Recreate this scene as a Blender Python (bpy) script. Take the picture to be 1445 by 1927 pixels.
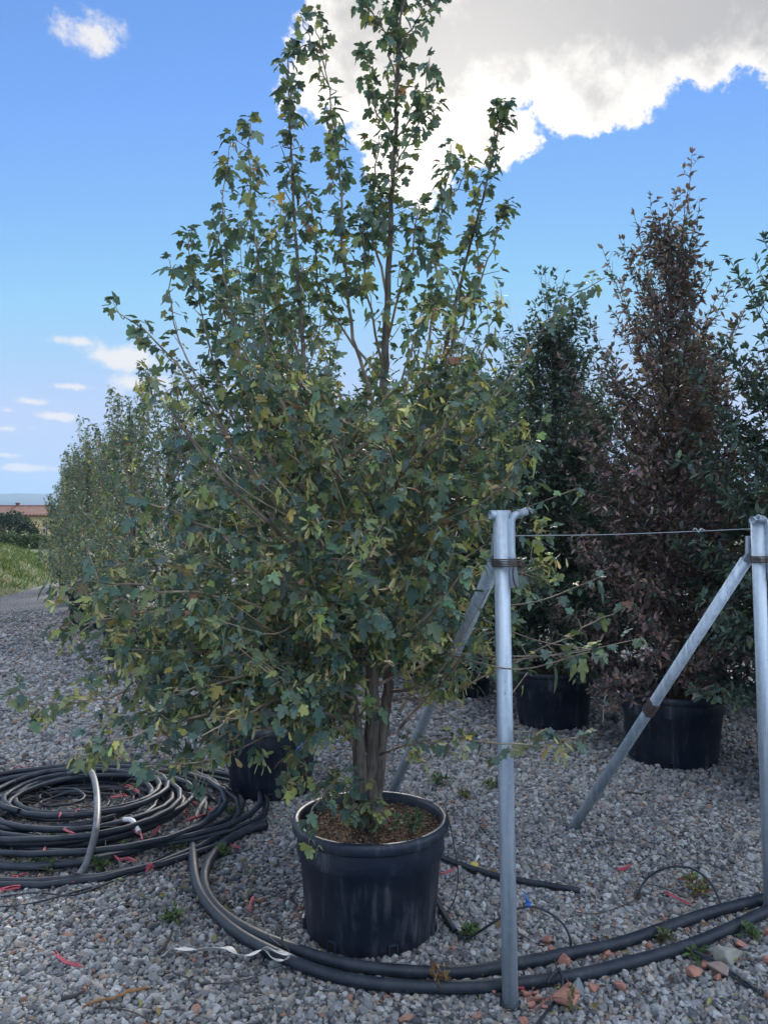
import bpy, math, random
import numpy as np
from mathutils import Vector, Matrix, noise as mnoise

for o in list(bpy.data.objects):
    bpy.data.objects.remove(o)
scene = bpy.context.scene
COL = scene.collection
random.seed(7)
RNG = np.random.default_rng(11)

# ------------------------------------------------------------------ camera
F, HOR, EYE = 1500.0, 995.0, 1.55
PITCH = math.atan((HOR - 963.5) / F)
cam_data = bpy.data.cameras.new("camera")
cam_data.sensor_fit = 'VERTICAL'
cam_data.sensor_height = 36.0
cam_data.lens = 36.0 * F / 1927.0
cam_data.clip_start = 0.05
cam_data.clip_end = 20000
cam = bpy.data.objects.new("camera", cam_data)
COL.objects.link(cam)
cam.location = (0, 0, EYE)
cam.rotation_euler = (math.radians(90) + PITCH, 0, 0)
scene.camera = cam

def ray(px, py):
    a, b = (px - 722.5) / F, (963.5 - py) / F
    c, s = math.cos(PITCH), math.sin(PITCH)
    return Vector((a, c - b * s, s + b * c))
def G(px, py, z=0.0):
    r = ray(px, py); t = (z - EYE) / r.z
    return Vector((r.x * t, r.y * t, z))
def P(px, py, Y):
    r = ray(px, py); t = Y / r.y
    return Vector((r.x * t, Y, EYE + r.z * t))

# ------------------------------------------------------------------ node helper
class S:
    """a socket with arithmetic"""
    tree = None
    def __init__(self, s): self.s = s
    @staticmethod
    def m(op, *args, clamp=False):
        n = S.tree.nodes.new('ShaderNodeMath'); n.operation = op; n.use_clamp = clamp
        for i, a in enumerate(args):
            if isinstance(a, S): S.tree.links.new(a.s, n.inputs[i])
            else: n.inputs[i].default_value = a
        return S(n.outputs[0])
    def __add__(s, o): return S.m('ADD', s, o)
    __radd__ = __add__
    def __sub__(s, o): return S.m('SUBTRACT', s, o)
    def __rsub__(s, o): return S.m('SUBTRACT', o, s)
    def __mul__(s, o): return S.m('MULTIPLY', s, o)
    __rmul__ = __mul__
    def __truediv__(s, o): return S.m('DIVIDE', s, o)
def smooth(x, a, b):
    n = S.tree.nodes.new('ShaderNodeMapRange'); n.interpolation_type = 'SMOOTHSTEP'
    S.tree.links.new(x.s, n.inputs[0])
    n.inputs[1].default_value = a; n.inputs[2].default_value = b
    return S(n.outputs[0])
def mixc(f, a, b, mode='MIX'):
    n = S.tree.nodes.new('ShaderNodeMix'); n.data_type = 'RGBA'; n.blend_type = mode
    for i, v in ((0, f), (6, a), (7, b)):
        if isinstance(v, S): S.tree.links.new(v.s, n.inputs[i])
        elif i == 0: n.inputs[0].default_value = v
        else: n.inputs[i].default_value = (*v, 1)
    return S(n.outputs[2])
def noise(vec=None, scale=5, detail=4, rough=0.55, out=0, dist=0.0):
    n = S.tree.nodes.new('ShaderNodeTexNoise')
    n.inputs['Scale'].default_value = scale; n.inputs['Detail'].default_value = detail
    n.inputs['Roughness'].default_value = rough; n.inputs['Distortion'].default_value = dist
    if vec is not None: S.tree.links.new(vec.s, n.inputs['Vector'])
    return S(n.outputs[out])

# ------------------------------------------------------------------ world: clear sky with broken cloud, sun hidden behind the big cloud
SUN_PX = (835, 300)
sd = ray(*SUN_PX).normalized()
SUN_EL = math.asin(sd.z); SUN_AZ = math.atan2(sd.x, sd.y)
world = bpy.data.worlds.new("World"); scene.world = world
world.use_nodes = True
wt = world.node_tree; wt.nodes.clear(); S.tree = wt
sky = wt.nodes.new('ShaderNodeTexSky'); sky.sky_type = 'NISHITA'
sky.sun_disc = False; sky.sun_elevation = SUN_EL; sky.sun_rotation = SUN_AZ
sky.air_density = 1.0; sky.dust_density = 0.0; sky.ozone_density = 1.6; sky.altitude = 0
hs = wt.nodes.new('ShaderNodeHueSaturation'); hs.inputs['Saturation'].default_value = 1.12
hs.inputs['Value'].default_value = 1.0
wt.links.new(sky.outputs[0], hs.inputs['Color'])
sky_c = mixc(1.0, S(hs.outputs[0]), (0.32, 0.355, 0.44), 'MULTIPLY')
sky_c = mixc(1.0, sky_c, (1.45, 1.66, 2.45), 'DARKEN')
tc = wt.nodes.new('ShaderNodeTexCoord')
sep = wt.nodes.new('ShaderNodeSeparateXYZ'); wt.links.new(tc.outputs['Generated'], sep.inputs[0])
dirv = S(tc.outputs['Generated'])
X, Y, Z = S(sep.outputs[0]), S(sep.outputs[1]), S(sep.outputs[2])
n1 = noise(dirv, 6.0, 10, 0.66, dist=.15); n2 = noise(dirv, 20.0, 9, 0.66, dist=.2); n3 = noise(dirv, 2.2, 4, 0.5)
az = S.m('ARCTAN2', X, Y)
el = S.m('ARCSINE', Z)
def azel(px, py):
    r = ray(px, py).normalized(); return math.atan2(r.x, r.y), math.asin(r.z)
def blob(px, py, rx, ry, k=1.0):
    a, e = azel(px, py); a2, _ = azel(px + rx, py); _, e2 = azel(px, py - ry)
    u = (az - a) / abs(a2 - a); v = (el - e) / abs(e2 - e)
    return (1.0 - S.m('SQRT', u * u + v * v)) * k
def umax(lst):
    r = lst[0]
    for b in lst[1:]: r = S.m('MAXIMUM', r, b)
    return r
big = umax([blob(760, 120, 215, 215), blob(1010, 40, 330, 185), blob(1260, 40, 330, 160), blob(915, 262, 105, 70, .6),
            blob(770, 320, 105, 66, .6), blob(1500, -60, 400, 210), blob(880, -200, 420, 300), blob(1130, 175, 165, 75, .6)])
big = S.m('MAXIMUM', big, -1.2)
dens = big * 1.1 + (n1 - 0.5) * 1.5 + (n2 - 0.5) * 1.1 + 0.05
# small fair-weather clouds near the horizon and scattered elsewhere
small = umax([blob(160, 55, 85, 52, .9), blob(230, 672, 120, 26), blob(255, 722, 85, 20), blob(140, 643, 62, 14, .9), blob(60, 755, 40, 9, .8), blob(105, 783, 60, 10, .8),
              blob(140, 727, 50, 8, .8), blob(15, 772, 18, 7, .8), blob(60, 805, 16, 6, .7), blob(10, 806, 26, 7, .7), blob(40, 881, 130, 9, .9),
              blob(5, 856, 30, 6, .7), blob(60, 938, 170, 9, .7)])
small = S.m('MAXIMUM', small, -1.2)
dens_s = small * 0.8 + (n1 - 0.5) * 1.8 + (n2 - 0.5) * 2.6 - 0.12
# the rest of the sky, behind and beside the camera: added cumulus, far brighter than those in view, to lift the foreground shade
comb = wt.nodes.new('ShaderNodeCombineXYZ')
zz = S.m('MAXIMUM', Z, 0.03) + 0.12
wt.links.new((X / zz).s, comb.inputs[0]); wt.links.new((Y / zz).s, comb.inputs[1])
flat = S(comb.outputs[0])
fill_cloud = noise(flat, 0.8, 7, 0.58)
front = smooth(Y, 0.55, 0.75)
dens_fill = (fill_cloud - 0.47) * 2.2 - front * 2.0
a_big = smooth(dens, 0.0, 0.16)
a_small = smooth(dens_s, 0.0, 0.6) * 0.92
a_fill = smooth(dens_fill, 0.0, 0.3) * smooth(Z, 0.0, 0.08) * 0.85
# nearness to the sun, forward scattering through the cloud rim
dotn = wt.nodes.new('ShaderNodeVectorMath'); dotn.operation = 'DOT_PRODUCT'
wt.links.new(tc.outputs['Generated'], dotn.inputs[0]); dotn.inputs[1].default_value = sd
ang = S.m('ARCCOSINE', S.m('MINIMUM', S(dotn.outputs['Value']), 0.99999))
glow = S.m('EXPONENT', ang * ang * (-1.0 / (2 * 0.13 ** 2)))
thick = smooth(dens + (n1 - .5) * .7 + (n2 - .5) * .7 + (n3 - .5) * .4, 0.1, 0.9)
cloud_col = mixc(thick, (2.75, 2.65, 2.5), (1.42, 1.38, 1.36))
cloud_col = mixc(glow * (1.0 - thick * 0.45) * 0.85, cloud_col, (3.7, 3.5, 3.2))
haze_h = S.m('EXPONENT', S.m('ABSOLUTE', el) * -10.0)
sky_c = mixc(haze_h * 0.9, sky_c, (1.5, 2.05, 2.3))
c0 = mixc(a_fill, sky_c, (7.4, 8.0, 8.9))  # unseen clouds brightened as fill light for the shaded foreground
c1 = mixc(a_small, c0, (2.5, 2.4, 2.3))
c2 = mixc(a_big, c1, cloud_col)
bg = wt.nodes.new('ShaderNodeBackground'); bg.inputs['Strength'].default_value = 0.085
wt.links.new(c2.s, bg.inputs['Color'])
wo = wt.nodes.new('ShaderNodeOutputWorld'); wt.links.new(bg.outputs[0], wo.inputs[0])
world.cycles.sampling_method = 'MANUAL'; world.cycles.sample_map_resolution = 1024

# ------------------------------------------------------------------ sun (veiled by cloud) and exposure
sl = bpy.data.lights.new("sun", 'SUN'); sl.energy = 1.5; sl.angle = math.radians(14); sl.color = (1.0, 0.95, 0.90)
sun = bpy.data.objects.new("sun", sl); COL.objects.link(sun)
sun.rotation_euler = (-sd).to_track_quat('-Z', 'Y').to_euler()
sun.location = (0, 0, 30)
vs = scene.view_settings
vs.view_transform = 'Standard'; vs.look = 'None'; vs.exposure = 2.2; vs.gamma = 1.0; vs.use_curve_mapping = False
cy = scene.cycles
cy.use_denoising = True
cy.max_bounces = 6; cy.diffuse_bounces = 4; cy.glossy_bounces = 2; cy.volume_bounces = 0; cy.transmission_bounces = 3; cy.transparent_max_bounces = 4

# ------------------------------------------------------------------ materials
MATS = {}
def mat(name):
    m = bpy.data.materials.new(name); m.use_nodes = True
    t = m.node_tree; t.nodes.clear(); S.tree = t
    out = t.nodes.new('ShaderNodeOutputMaterial')
    b = t.nodes.new('ShaderNodeBsdfPrincipled'); t.links.new(b.outputs[0], out.inputs[0])
    MATS[name] = m
    return m, t, b, out
def setc(t, b, key, v):
    if isinstance(v, S): t.links.new(v.s, b.inputs[key])
    elif isinstance(v, (int, float)): b.inputs[key].default_value = v
    else: b.inputs[key].default_value = (*v, 1)
def obj_coord(t):
    return S(t.nodes.new('ShaderNodeTexCoord').outputs['Object'])
def geo_pos(t):
    return S(t.nodes.new('ShaderNodeNewGeometry').outputs['Position'])
def bump(t, b, h, strength=0.3, dist=0.01):
    n = t.nodes.new('ShaderNodeBump'); n.inputs['Strength'].default_value = strength; n.inputs['Distance'].default_value = dist
    t.links.new(h.s, n.inputs['Height']); t.links.new(n.outputs[0], b.inputs['Normal'])
def attr(t, name, typ='GEOMETRY', out='Color'):
    n = t.nodes.new('ShaderNodeAttribute'); n.attribute_name = name; n.attribute_type = typ
    return S(n.outputs[out])

def leaf_mat(name, under, transl, rough=0.42, tr_gain=(1.6, 1.7, 0.8)):
    m, t, b, out = mat(name)
    c = attr(t, 'tint')
    g = t.nodes.new('ShaderNodeNewGeometry')
    n = noise(geo_pos(t), 60, 3)
    c = mixc(n * 0.5, c, mixc(1.0, c, (0.7, 0.75, 0.8), 'MULTIPLY'))
    col = mixc(S(g.outputs['Backfacing']) * 0.65, c, mixc(0.55, c, under))
    setc(t, b, 'Base Color', col); b.inputs['Roughness'].default_value = rough
    b.inputs['Specular IOR Level'].default_value = 0.38
    tl = t.nodes.new('ShaderNodeBsdfTranslucent')
    t.links.new(mixc(1.0, c, tr_gain, 'MULTIPLY').s, tl.inputs[0])
    mx = t.nodes.new('ShaderNodeMixShader'); mx.inputs[0].default_value = transl
    t.links.new(b.outputs[0], mx.inputs[1]); t.links.new(tl.outputs[0], mx.inputs[2])
    t.links.new(mx.outputs[0], out.inputs[0])
    return m
leaf_mat('maple_leaf', (0.20, 0.25, 0.21), 0.13, 0.62, (1.3, 1.4, .8))
leaf_mat('hornbeam_leaf', (0.15, 0.19, 0.16), 0.13, .60, (1.3, 1.4, .8))
leaf_mat('grass', (0.10, 0.14, 0.06), 0.3, 0.6)
leaf_mat('dry_leaf', (0.2, 0.13, 0.07), 0.2, 0.7, (1, 1, 1))

m, t, b, _ = mat('bark')
v = obj_coord(t); mp = t.nodes.new('ShaderNodeMapping'); mp.inputs['Scale'].default_value = (60, 60, 9)
t.links.new(v.s, mp.inputs[0])
n = noise(S(mp.outputs[0]), 1.0, 6, 0.65); nb = noise(v, 9, 3)
c = mixc(smooth(n, .3, .7), (0.055, 0.043, 0.036), (0.20, 0.165, 0.135))
setc(t, b, 'Base Color', mixc(smooth(nb, .5, .75) * .5, c, (0.16, 0.16, 0.12))); b.inputs['Roughness'].default_value = 0.9
bump(t, b, n, 0.9, 0.006)
m, t, b, _ = mat('twig')
n = noise(obj_coord(t), 14, 3)
setc(t, b, 'Base Color', mixc(smooth(n, .35, .7), (0.19, 0.14, 0.11), (0.42, 0.34, 0.24))); b.inputs['Roughness'].default_value = 0.75
m, t, b, _ = mat('dark_twig')
setc(t, b, 'Base Color', (0.07, 0.052, 0.045)); b.inputs['Roughness'].default_value = 0.8

m, t, b, _ = mat('black_plastic')
v = obj_coord(t); mp = t.nodes.new('ShaderNodeMapping'); mp.inputs['Scale'].default_value = (26, 26, 2.2)
t.links.new(v.s, mp.inputs[0])
st = noise(S(mp.outputs[0]), 1.0, 5, 0.6); bl = noise(v, 7, 5, 0.6); sp = noise(v, 130, 2)
f = smooth(st, .48, .72) * smooth(bl, .38, .62)
c = mixc(f * 0.75, (0.013, 0.022, 0.040), (0.15, 0.165, 0.19))
c = mixc(smooth(bl, .45, .75) * .35, c, (0.075, 0.078, 0.085))
c = mixc(smooth(sp, .68, .75) * .5, c, (0.16, 0.155, 0.15))
setc(t, b, 'Base Color', c); setc(t, b, 'Roughness', bl * 0.35 + 0.30); bump(t, b, bl + sp * .3, 0.12, 0.004)
m, t, b, _ = mat('hole_dark')
setc(t, b, 'Base Color', (0.008, 0.008, 0.008)); b.inputs['Roughness'].default_value = 1

m, t, b, _ = mat('soil')
v = geo_pos(t); vo = t.nodes.new('ShaderNodeTexVoronoi'); vo.inputs['Scale'].default_value = 130
t.links.new(v.s, vo.inputs['Vector'])
n = noise(v, 30, 6, .7)
ramp = mixc(S(vo.outputs['Distance']) * 1.2, (0.30, 0.20, 0.12), (0.045, 0.026, 0.018))
setc(t, b, 'Base Color', mixc(smooth(n, .45, .62), ramp, (0.055, 0.034, 0.026))); b.inputs['Roughness'].default_value = 1
bump(t, b, n + S(vo.outputs['Distance']) * .6, 1.0, 0.012)
m, t, b, _ = mat('soil_chip')
setc(t, b, 'Base Color', attr(t, 'tint')); b.inputs['Roughness'].default_value = .95

m, t, b, _ = mat('gravel_bed')
v = geo_pos(t)
vo = t.nodes.new('ShaderNodeTexVoronoi'); vo.inputs['Scale'].default_value = 42; t.links.new(v.s, vo.inputs['Vector'])
sc = t.nodes.new('ShaderNodeSeparateColor'); t.links.new(vo.outputs['Color'], sc.inputs[0])
peb = mixc(S(sc.outputs[0]), (0.105, 0.113, 0.125), (0.39, 0.385, 0.375))
peb = mixc(smooth(S(vo.outputs['Distance']), .25, .62), peb, (0.05, 0.05, 0.05))
pz = t.nodes.new('ShaderNodeSeparateXYZ'); t.links.new(v.s, pz.inputs[0])
px_, py_ = S(pz.outputs[0]), S(pz.outputs[1])
patch = noise(v, 0.35, 4)
peb = mixc(smooth(patch, .42, .7) * .35, peb, (0.19, 0.19, 0.195))
far = smooth(py_, 34, 42)
gn = noise(v, 3.0, 5)
grass_c = mixc(smooth(gn, .35, .65), (0.05, 0.085, 0.025), (0.12, 0.13, 0.05))
setc(t, b, 'Base Color', mixc(far, peb, grass_c)); b.inputs['Roughness'].default_value = .95
bump(t, b, (1.0 - S(vo.outputs['Distance'])) + noise(v, 140, 2) * .2, 0.8, 0.012)

m, t, b, _ = mat('pebble')
tone = attr(t, 'tone', 'INSTANCER', 'Fac'); hue = attr(t, 'hue', 'INSTANCER', 'Fac')
c = mixc(tone, (0.062, 0.068, 0.076), (0.52, 0.52, 0.51))
c = mixc(smooth(hue, .74, .9) * .5, c, (0.42, 0.335, 0.24))
c = mixc(smooth(hue, .965, .985) * .75, c, (0.30, 0.13, 0.085))
n = noise(geo_pos(t), 95, 4)
c = mixc(smooth(n, .4, .7) * .45, c, mixc(1, c, (.55, .57, .6), 'MULTIPLY'))
setc(t, b, 'Base Color', c); b.inputs['Roughness'].default_value = .82

m, t, b, _ = mat('galvanised')
v = obj_coord(t); vo = t.nodes.new('ShaderNodeTexVoronoi'); vo.inputs['Scale'].default_value = 70; t.links.new(v.s, vo.inputs['Vector'])
mp = t.nodes.new('ShaderNodeMapping'); mp.inputs['Scale'].default_value = (55, 55, 3); t.links.new(v.s, mp.inputs[0])
n = noise(S(mp.outputs[0]), 1, 5, .6); n2_ = noise(v, 11, 4); sp = noise(v, 38, 3)
sc = t.nodes.new('ShaderNodeSeparateColor'); t.links.new(vo.outputs['Color'], sc.inputs[0])
c = mixc(smooth(n, .35, .7), (0.38, 0.46, 0.54), (0.60, 0.69, 0.77))
c = mixc(S(sc.outputs[0]) * .22, c, (0.74, 0.78, 0.81))
c = mixc(smooth(n2_, .6, .72) * .35, c, (0.22, 0.24, 0.25))
c = mixc(smooth(sp, .70, .76) * .6, c, (0.10, 0.09, 0.085))
setc(t, b, 'Base Color', c); b.inputs['Metallic'].default_value = 0.45; setc(t, b, 'Roughness', n * .25 + .38)
bump(t, b, sp + n, .12, .002)
m, t, b, _ = mat('rusty_wire')
setc(t, b, 'Base Color', mixc(noise(obj_coord(t), 80, 3), (0.05, 0.035, 0.03), (0.17, 0.12, 0.10))); b.inputs['Roughness'].default_value = .7; b.inputs['Metallic'].default_value = .4
m, t, b, _ = mat('steel_wire')
setc(t, b, 'Base Color', (0.42, 0.46, 0.47)); b.inputs['Roughness'].default_value = .5; b.inputs['Metallic'].default_value = .4

m, t, b, _ = mat('pipe_black')
v = obj_coord(t); n = noise(v, 13, 5, .65); n5 = noise(v, 90, 3)
c = mixc(smooth(n, .42, .75) * .5, (0.013, 0.020, 0.031), (0.062, 0.073, 0.090))
c = mixc(smooth(n5, .62, .75) * .4, c, (0.17, 0.165, 0.16))
setc(t, b, 'Base Color', c); setc(t, b, 'Roughness', n * .3 + .42); bump(t, b, n + n5 * .3, .1, .002)
m, t, b, _ = mat('pipe_grey')
v = obj_coord(t); n = noise(v, 16, 5, .65)
setc(t, b, 'Base Color', mixc(smooth(n, .35, .7), (0.10, 0.105, 0.11), (0.22, 0.225, 0.23))); b.inputs['Roughness'].default_value = .5
def flatmat(name, c, rough=.6, var=.3, sc_=40):
    m, t, b, _ = mat(name)
    n = noise(obj_coord(t), sc_, 4)
    setc(t, b, 'Base Color', mixc(n, tuple(x * (1 - var) for x in c), tuple(min(1, x * (1 + var)) for x in c)))
    b.inputs['Roughness'].default_value = rough
    return m
flatmat('red_twine', (0.55, 0.10, 0.13), .7)
flatmat('white_tape', (0.62, 0.62, 0.60), .55, .15)
flatmat('blue_tape', (0.02, 0.16, 0.55), .4, .15)
flatmat('yellow_plastic', (0.65, 0.52, 0.12), .45, .1)
flatmat('white_plastic', (0.72, 0.72, 0.70), .45, .1)
flatmat('brick', (0.40, 0.19, 0.14), .92, .35, 35)
flatmat('brick_mortar', (0.30, 0.22, 0.19), .95, .4, 30)
flatmat('slate', (0.20, 0.225, 0.25), .8, .3, 25)
flatmat('limestone', (0.30, 0.29, 0.25), .9, .35, 30)
flatmat('wood', (0.26, 0.135, 0.055), .85, .4, 30)
flatmat('dark_wood', (0.05, 0.045, 0.043), .85, .4, 30)
flatmat('grey_twig', (0.20, 0.185, 0.17), .85, .4, 30)
flatmat('house_wall', (0.78, 0.56, 0.27), .9, .08, .6)
flatmat('roof_tile', (0.20, 0.095, 0.07), .9, .55, 2.2)
flatmat('door_brown', (0.16, 0.06, 0.045), .7, .2, 3)
flatmat('door_frame', (0.55, 0.45, 0.38), .7, .1, 3)
flatmat('glass_dark', (0.05, 0.06, 0.07), .15, .1, 3)
m, t, b, _ = mat('bank_soil')
v = geo_pos(t); n = noise(v, 2.2, 6, .65); n2_ = noise(v, .5, 3)
c = mixc(smooth(n, .4, .62), (0.065, 0.095, 0.028), (0.165, 0.14, 0.065))
setc(t, b, 'Base Color', mixc(smooth(n2_, .45, .6) * .6, c, (0.085, 0.12, 0.035))); b.inputs['Roughness'].default_value = 1
bump(t, b, n, .8, .1)
m, t, b, _ = mat('hill')
v = geo_pos(t); n = noise(v, .006, 6, .6)
setc(t, b, 'Base Color', mixc(n, (0.05, 0.075, 0.05), (0.09, 0.105, 0.07))); b.inputs['Roughness'].default_value = 1

# ------------------------------------------------------------------ object helpers
def tag(o, label=None, cat=None, group=None, kind=None):
    for k, v_ in (('label', label), ('category', cat), ('group', group), ('kind', kind)):
        if v_: o[k] = v_
    return o
def empty(name, loc=(0, 0, 0), rz=0.0, s=1.0):
    o = bpy.data.objects.new(name, None); COL.objects.link(o)
    o.location = loc; o.rotation_euler = (0, 0, rz); o.scale = (s, s, s); o.empty_display_size = .1
    return o
def link(name, me, parent=None, loc=None):
    o = bpy.data.objects.new(name, me); COL.objects.link(o)
    if parent is not None: o.parent = parent
    if loc is not None: o.location = loc
    return o
class MB:
    def __init__(s): s.v = []; s.f = []; s.c = []
    def add(s, vs_, fs, col=None):
        k = len(s.v); s.v.extend([tuple(p) for p in vs_]); s.f.extend([tuple(i + k for i in f) for f in fs])
        s.c.extend([col or (1, 1, 1)] * len(vs_))
    def box(s, c, d, rz=0.0):
        cx, cy_, cz = c; hx, hy, hz = d[0] / 2, d[1] / 2, d[2] / 2; ca, sa = math.cos(rz), math.sin(rz)
        vs_ = []
        for z in (-hz, hz):
            for x, y in ((-hx, -hy), (hx, -hy), (hx, hy), (-hx, hy)):
                vs_.append((cx + x * ca - y * sa, cy_ + x * sa + y * ca, cz + z))
        s.add(vs_, [(3, 2, 1, 0), (4, 5, 6, 7), (0, 1, 5, 4), (1, 2, 6, 5), (2, 3, 7, 6), (3, 0, 4, 7)])
    def tube(s, pts, rad, n=8, cap=True, hollow=0.0, col=None):
        pts = [Vector(p) for p in pts]
        if not isinstance(rad, (list, tuple)): rad = [rad] * len(pts)
        tang = []
        for i in range(len(pts)):
            d = pts[min(i + 1, len(pts) - 1)] - pts[max(i - 1, 0)]
            tang.append(d.normalized() if d.length > 1e-9 else Vector((0, 0, 1)))
        u = tang[0].orthogonal().normalized()
        vs_ = []
        frames = []
        for i, (p, tg) in enumerate(zip(pts, tang)):
            u = (u - tg * u.dot(tg)); u = u.normalized() if u.length > 1e-6 else tg.orthogonal().normalized()
            w = tg.cross(u); frames.append((u.copy(), w))
            for k in range(n):
                a = 2 * math.pi * k / n
                vs_.append(p + (u * math.cos(a) + w * math.sin(a)) * rad[i])
        fs = []
        for i in range(len(pts) - 1):
            for k in range(n):
                a, b_ = i * n + k, i * n + (k + 1) % n
                fs.append((a, b_, b_ + n, a + n))
        if cap and hollow <= 0:
            fs.append(tuple(reversed(range(n)))); fs.append(tuple(range((len(pts) - 1) * n, len(pts) * n)))
        if hollow > 0:
            for end in (0, len(pts) - 1):
                sg = 1 if end == 0 else -1
                base = end * n; k0 = len(vs_)
                u_, w_ = frames[end]
                for dep in (0, rad[end] * 2.5):
                    for k in range(n):
                        a = 2 * math.pi * k / n
                        vs_.append(pts[end] + tang[end] * sg * dep + (u_ * math.cos(a) + w_ * math.sin(a)) * (rad[end] - hollow))
                for k in range(n):
                    k2 = (k + 1) % n
                    q1 = (base + k, k0 + k, k0 + k2, base + k2); q2 = (k0 + k, k0 + n + k, k0 + n + k2, k0 + k2)
                    fs.append(q1 if end == 0 else tuple(reversed(q1))); fs.append(q2 if end == 0 else tuple(reversed(q2)))
                fs.append(tuple(range(k0 + n, k0 + 2 * n)))
        s.add(vs_, fs, col)
    def lathe(s, prof, n=48, c=(0, 0, 0), wob=None):
        vs_, fs = [], []
        for (r, z) in prof:
            for k in range(n):
                a = 2 * math.pi * k / n
                rr = r * (1 + (wob(a, z) if wob else 0))
                vs_.append((c[0] + rr * math.cos(a), c[1] + rr * math.sin(a), c[2] + z))
        for i in range(len(prof) - 1):
            for k in range(n):
                a, b_ = i * n + k, i * n + (k + 1) % n
                fs.append((a, b_, b_ + n, a + n))
        s.add(vs_, fs)
    def mesh(s, name, mat_, smooth_=True, color=False):
        me = bpy.data.meshes.new(name); me.from_pydata(s.v, [], s.f); me.materials.append(MATS[mat_])
        if smooth_: me.polygons.foreach_set('use_smooth', [True] * len(me.polygons))
        if color:
            at = me.attributes.new('tint', 'FLOAT_COLOR', 'POINT')
            at.data.foreach_set('color', np.c_[np.array(s.c, dtype=np.float32), np.ones(len(s.c), np.float32)].ravel())
        me.update(); return me
    def build(s, name, mat_, parent=None, smooth_=True, color=False, loc=None):
        return link(name, s.mesh(name, mat_, smooth_, color), parent, loc)
def spline(pts, n=6):
    pts = [Vector(p) for p in pts]
    q = [pts[0] * 2 - pts[1]] + pts + [pts[-1] * 2 - pts[-2]]
    out = []
    for i in range(1, len(q) - 2):
        p0, p1, p2, p3 = q[i - 1:i + 3]
        for k in range(n):
            u = k / n
            out.append(0.5 * ((2 * p1) + (p2 - p0) * u + (2 * p0 - 5 * p1 + 4 * p2 - p3) * u * u + (3 * p1 - p0 - 3 * p2 + p3) * u ** 3))
    out.append(pts[-1]); return out
def scatter_mesh(name, tv, tf, O, R, Sc, C, mat_, smooth_=False):
    """many copies of one small template, joined into one mesh"""
    tv = np.asarray(tv, np.float32); n, k = len(O), len(tv)
    V = np.einsum('nij,kj->nki', R, tv) * Sc[:, None, None] + O[:, None, :]
    me = bpy.data.meshes.new(name)
    loops = np.concatenate([np.array(f) for f in tf]); lens = np.array([len(f) for f in tf])
    nl = len(loops)
    LI = (loops[None, :] + (np.arange(n) * k)[:, None]).ravel()
    LT = np.tile(lens, n); LS = np.concatenate([[0], np.cumsum(LT)[:-1]])
    me.vertices.add(n * k); me.vertices.foreach_set('co', V.astype(np.float32).ravel())
    me.loops.add(n * nl); me.loops.foreach_set('vertex_index', LI.astype(np.int32))
    me.polygons.add(n * len(tf)); me.polygons.foreach_set('loop_start', LS.astype(np.int32))
    me.update(calc_edges=True)
    at = me.attributes.new('tint', 'FLOAT_COLOR', 'POINT')
    cc = np.repeat(np.c_[C, np.ones(n)].astype(np.float32), k, axis=0); at.data.foreach_set('color', cc.ravel())
    me.materials.append(MATS[mat_])
    if smooth_: me.polygons.foreach_set('use_smooth', [True] * len(me.polygons))
    me.validate(); me.update(); return me
def frames(D, N):
    D = D / np.linalg.norm(D, axis=1, keepdims=True)
    Xa = np.cross(D, N); Xa /= np.linalg.norm(Xa, axis=1, keepdims=True) + 1e-9
    Za = np.cross(Xa, D)
    return np.stack([Xa, D, Za], axis=2)

# ------------------------------------------------------------------ leaf templates (y = along the leaf, z = up)
def maple_template(lod=0):
    if lod == 0:
        half = [(0.12, -0.07), (0.34, -0.08), (0.44, 0.06), (0.33, 0.19), (0.54, 0.30), (0.62, 0.47), (0.46, 0.57), (0.26, 0.55), (0.29, 0.74), (0.15, 0.90)]
    else:
        half = [(0.38, -0.05), (0.32, 0.20), (0.60, 0.46), (0.26, 0.55), (0.20, 0.86)]
    out = [(0, 0)] + half + [(0, 1.0)] + [(-x, y) for x, y in reversed(half)]
    t_ = math.radians(38); pet = 0.5
    def bend(x, y):
        z = 0.16 * abs(x) - 0.22 * max(0, y - .3) ** 2 * 1.2 - 0.10 * abs(x) ** 2
        return (x, pet + y * math.cos(t_) + z * math.sin(t_), -y * math.sin(t_) + z * math.cos(t_))
    vs_ = [bend(0, 0.33)] + [bend(*p) for p in out]
    sin_ = (3, 7) if lod == 0 else (1, 3)
    for k in sin_:
        for idx in (2 + k, 1 + len(out) - 1 - k):
            x_, y_, z_ = vs_[idx]; vs_[idx] = (x_, y_ + .02, z_ + .075)
    n = len(out)
    fs = [(0, 1 + i, 1 + (i + 1) % n) for i in range(n)]
    k = len(vs_)
    vs_ += [(-.012, 0, 0), (.012, 0, 0), (.012, pet + .02, .006), (-.012, pet + .02, .006)]
    fs.append((k, k + 1, k + 2, k + 3))
    return vs_, fs
def ovate_template():
    half = [(0.17, 0.10), (0.29, 0.36), (0.24, 0.66), (0.09, 0.9)]
    def bend(x, y): return (x, .12 + y, 0.28 * abs(x) - 0.16 * y * y)
    mid = [bend(0, 0.0), bend(0, 0.36), bend(0, .66), bend(0, 1.02)]
    r = [bend(*p) for p in half]; l = [bend(-p[0], p[1]) for p in half]
    vs_ = mid + r + l + [(0, 0, 0)]
    fs = [(0, 4, 5, 1), (1, 5, 6, 2), (2, 6, 7, 3), (0, 1, 9, 8), (1, 2, 10, 9), (2, 3, 11, 10)]
    return vs_, fs
OVATE1 = ([(0, 0, 0), (.28, .40, .07), (.20, .80, -.03), (0, 1.12, -.17), (-.20, .80, -.03), (-.28, .40, .07)], [(0, 1, 2, 3), (0, 3, 4, 5)])
MAPLE0, MAPLE1, OVATE = maple_template(0), maple_template(1), ovate_template()
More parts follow.
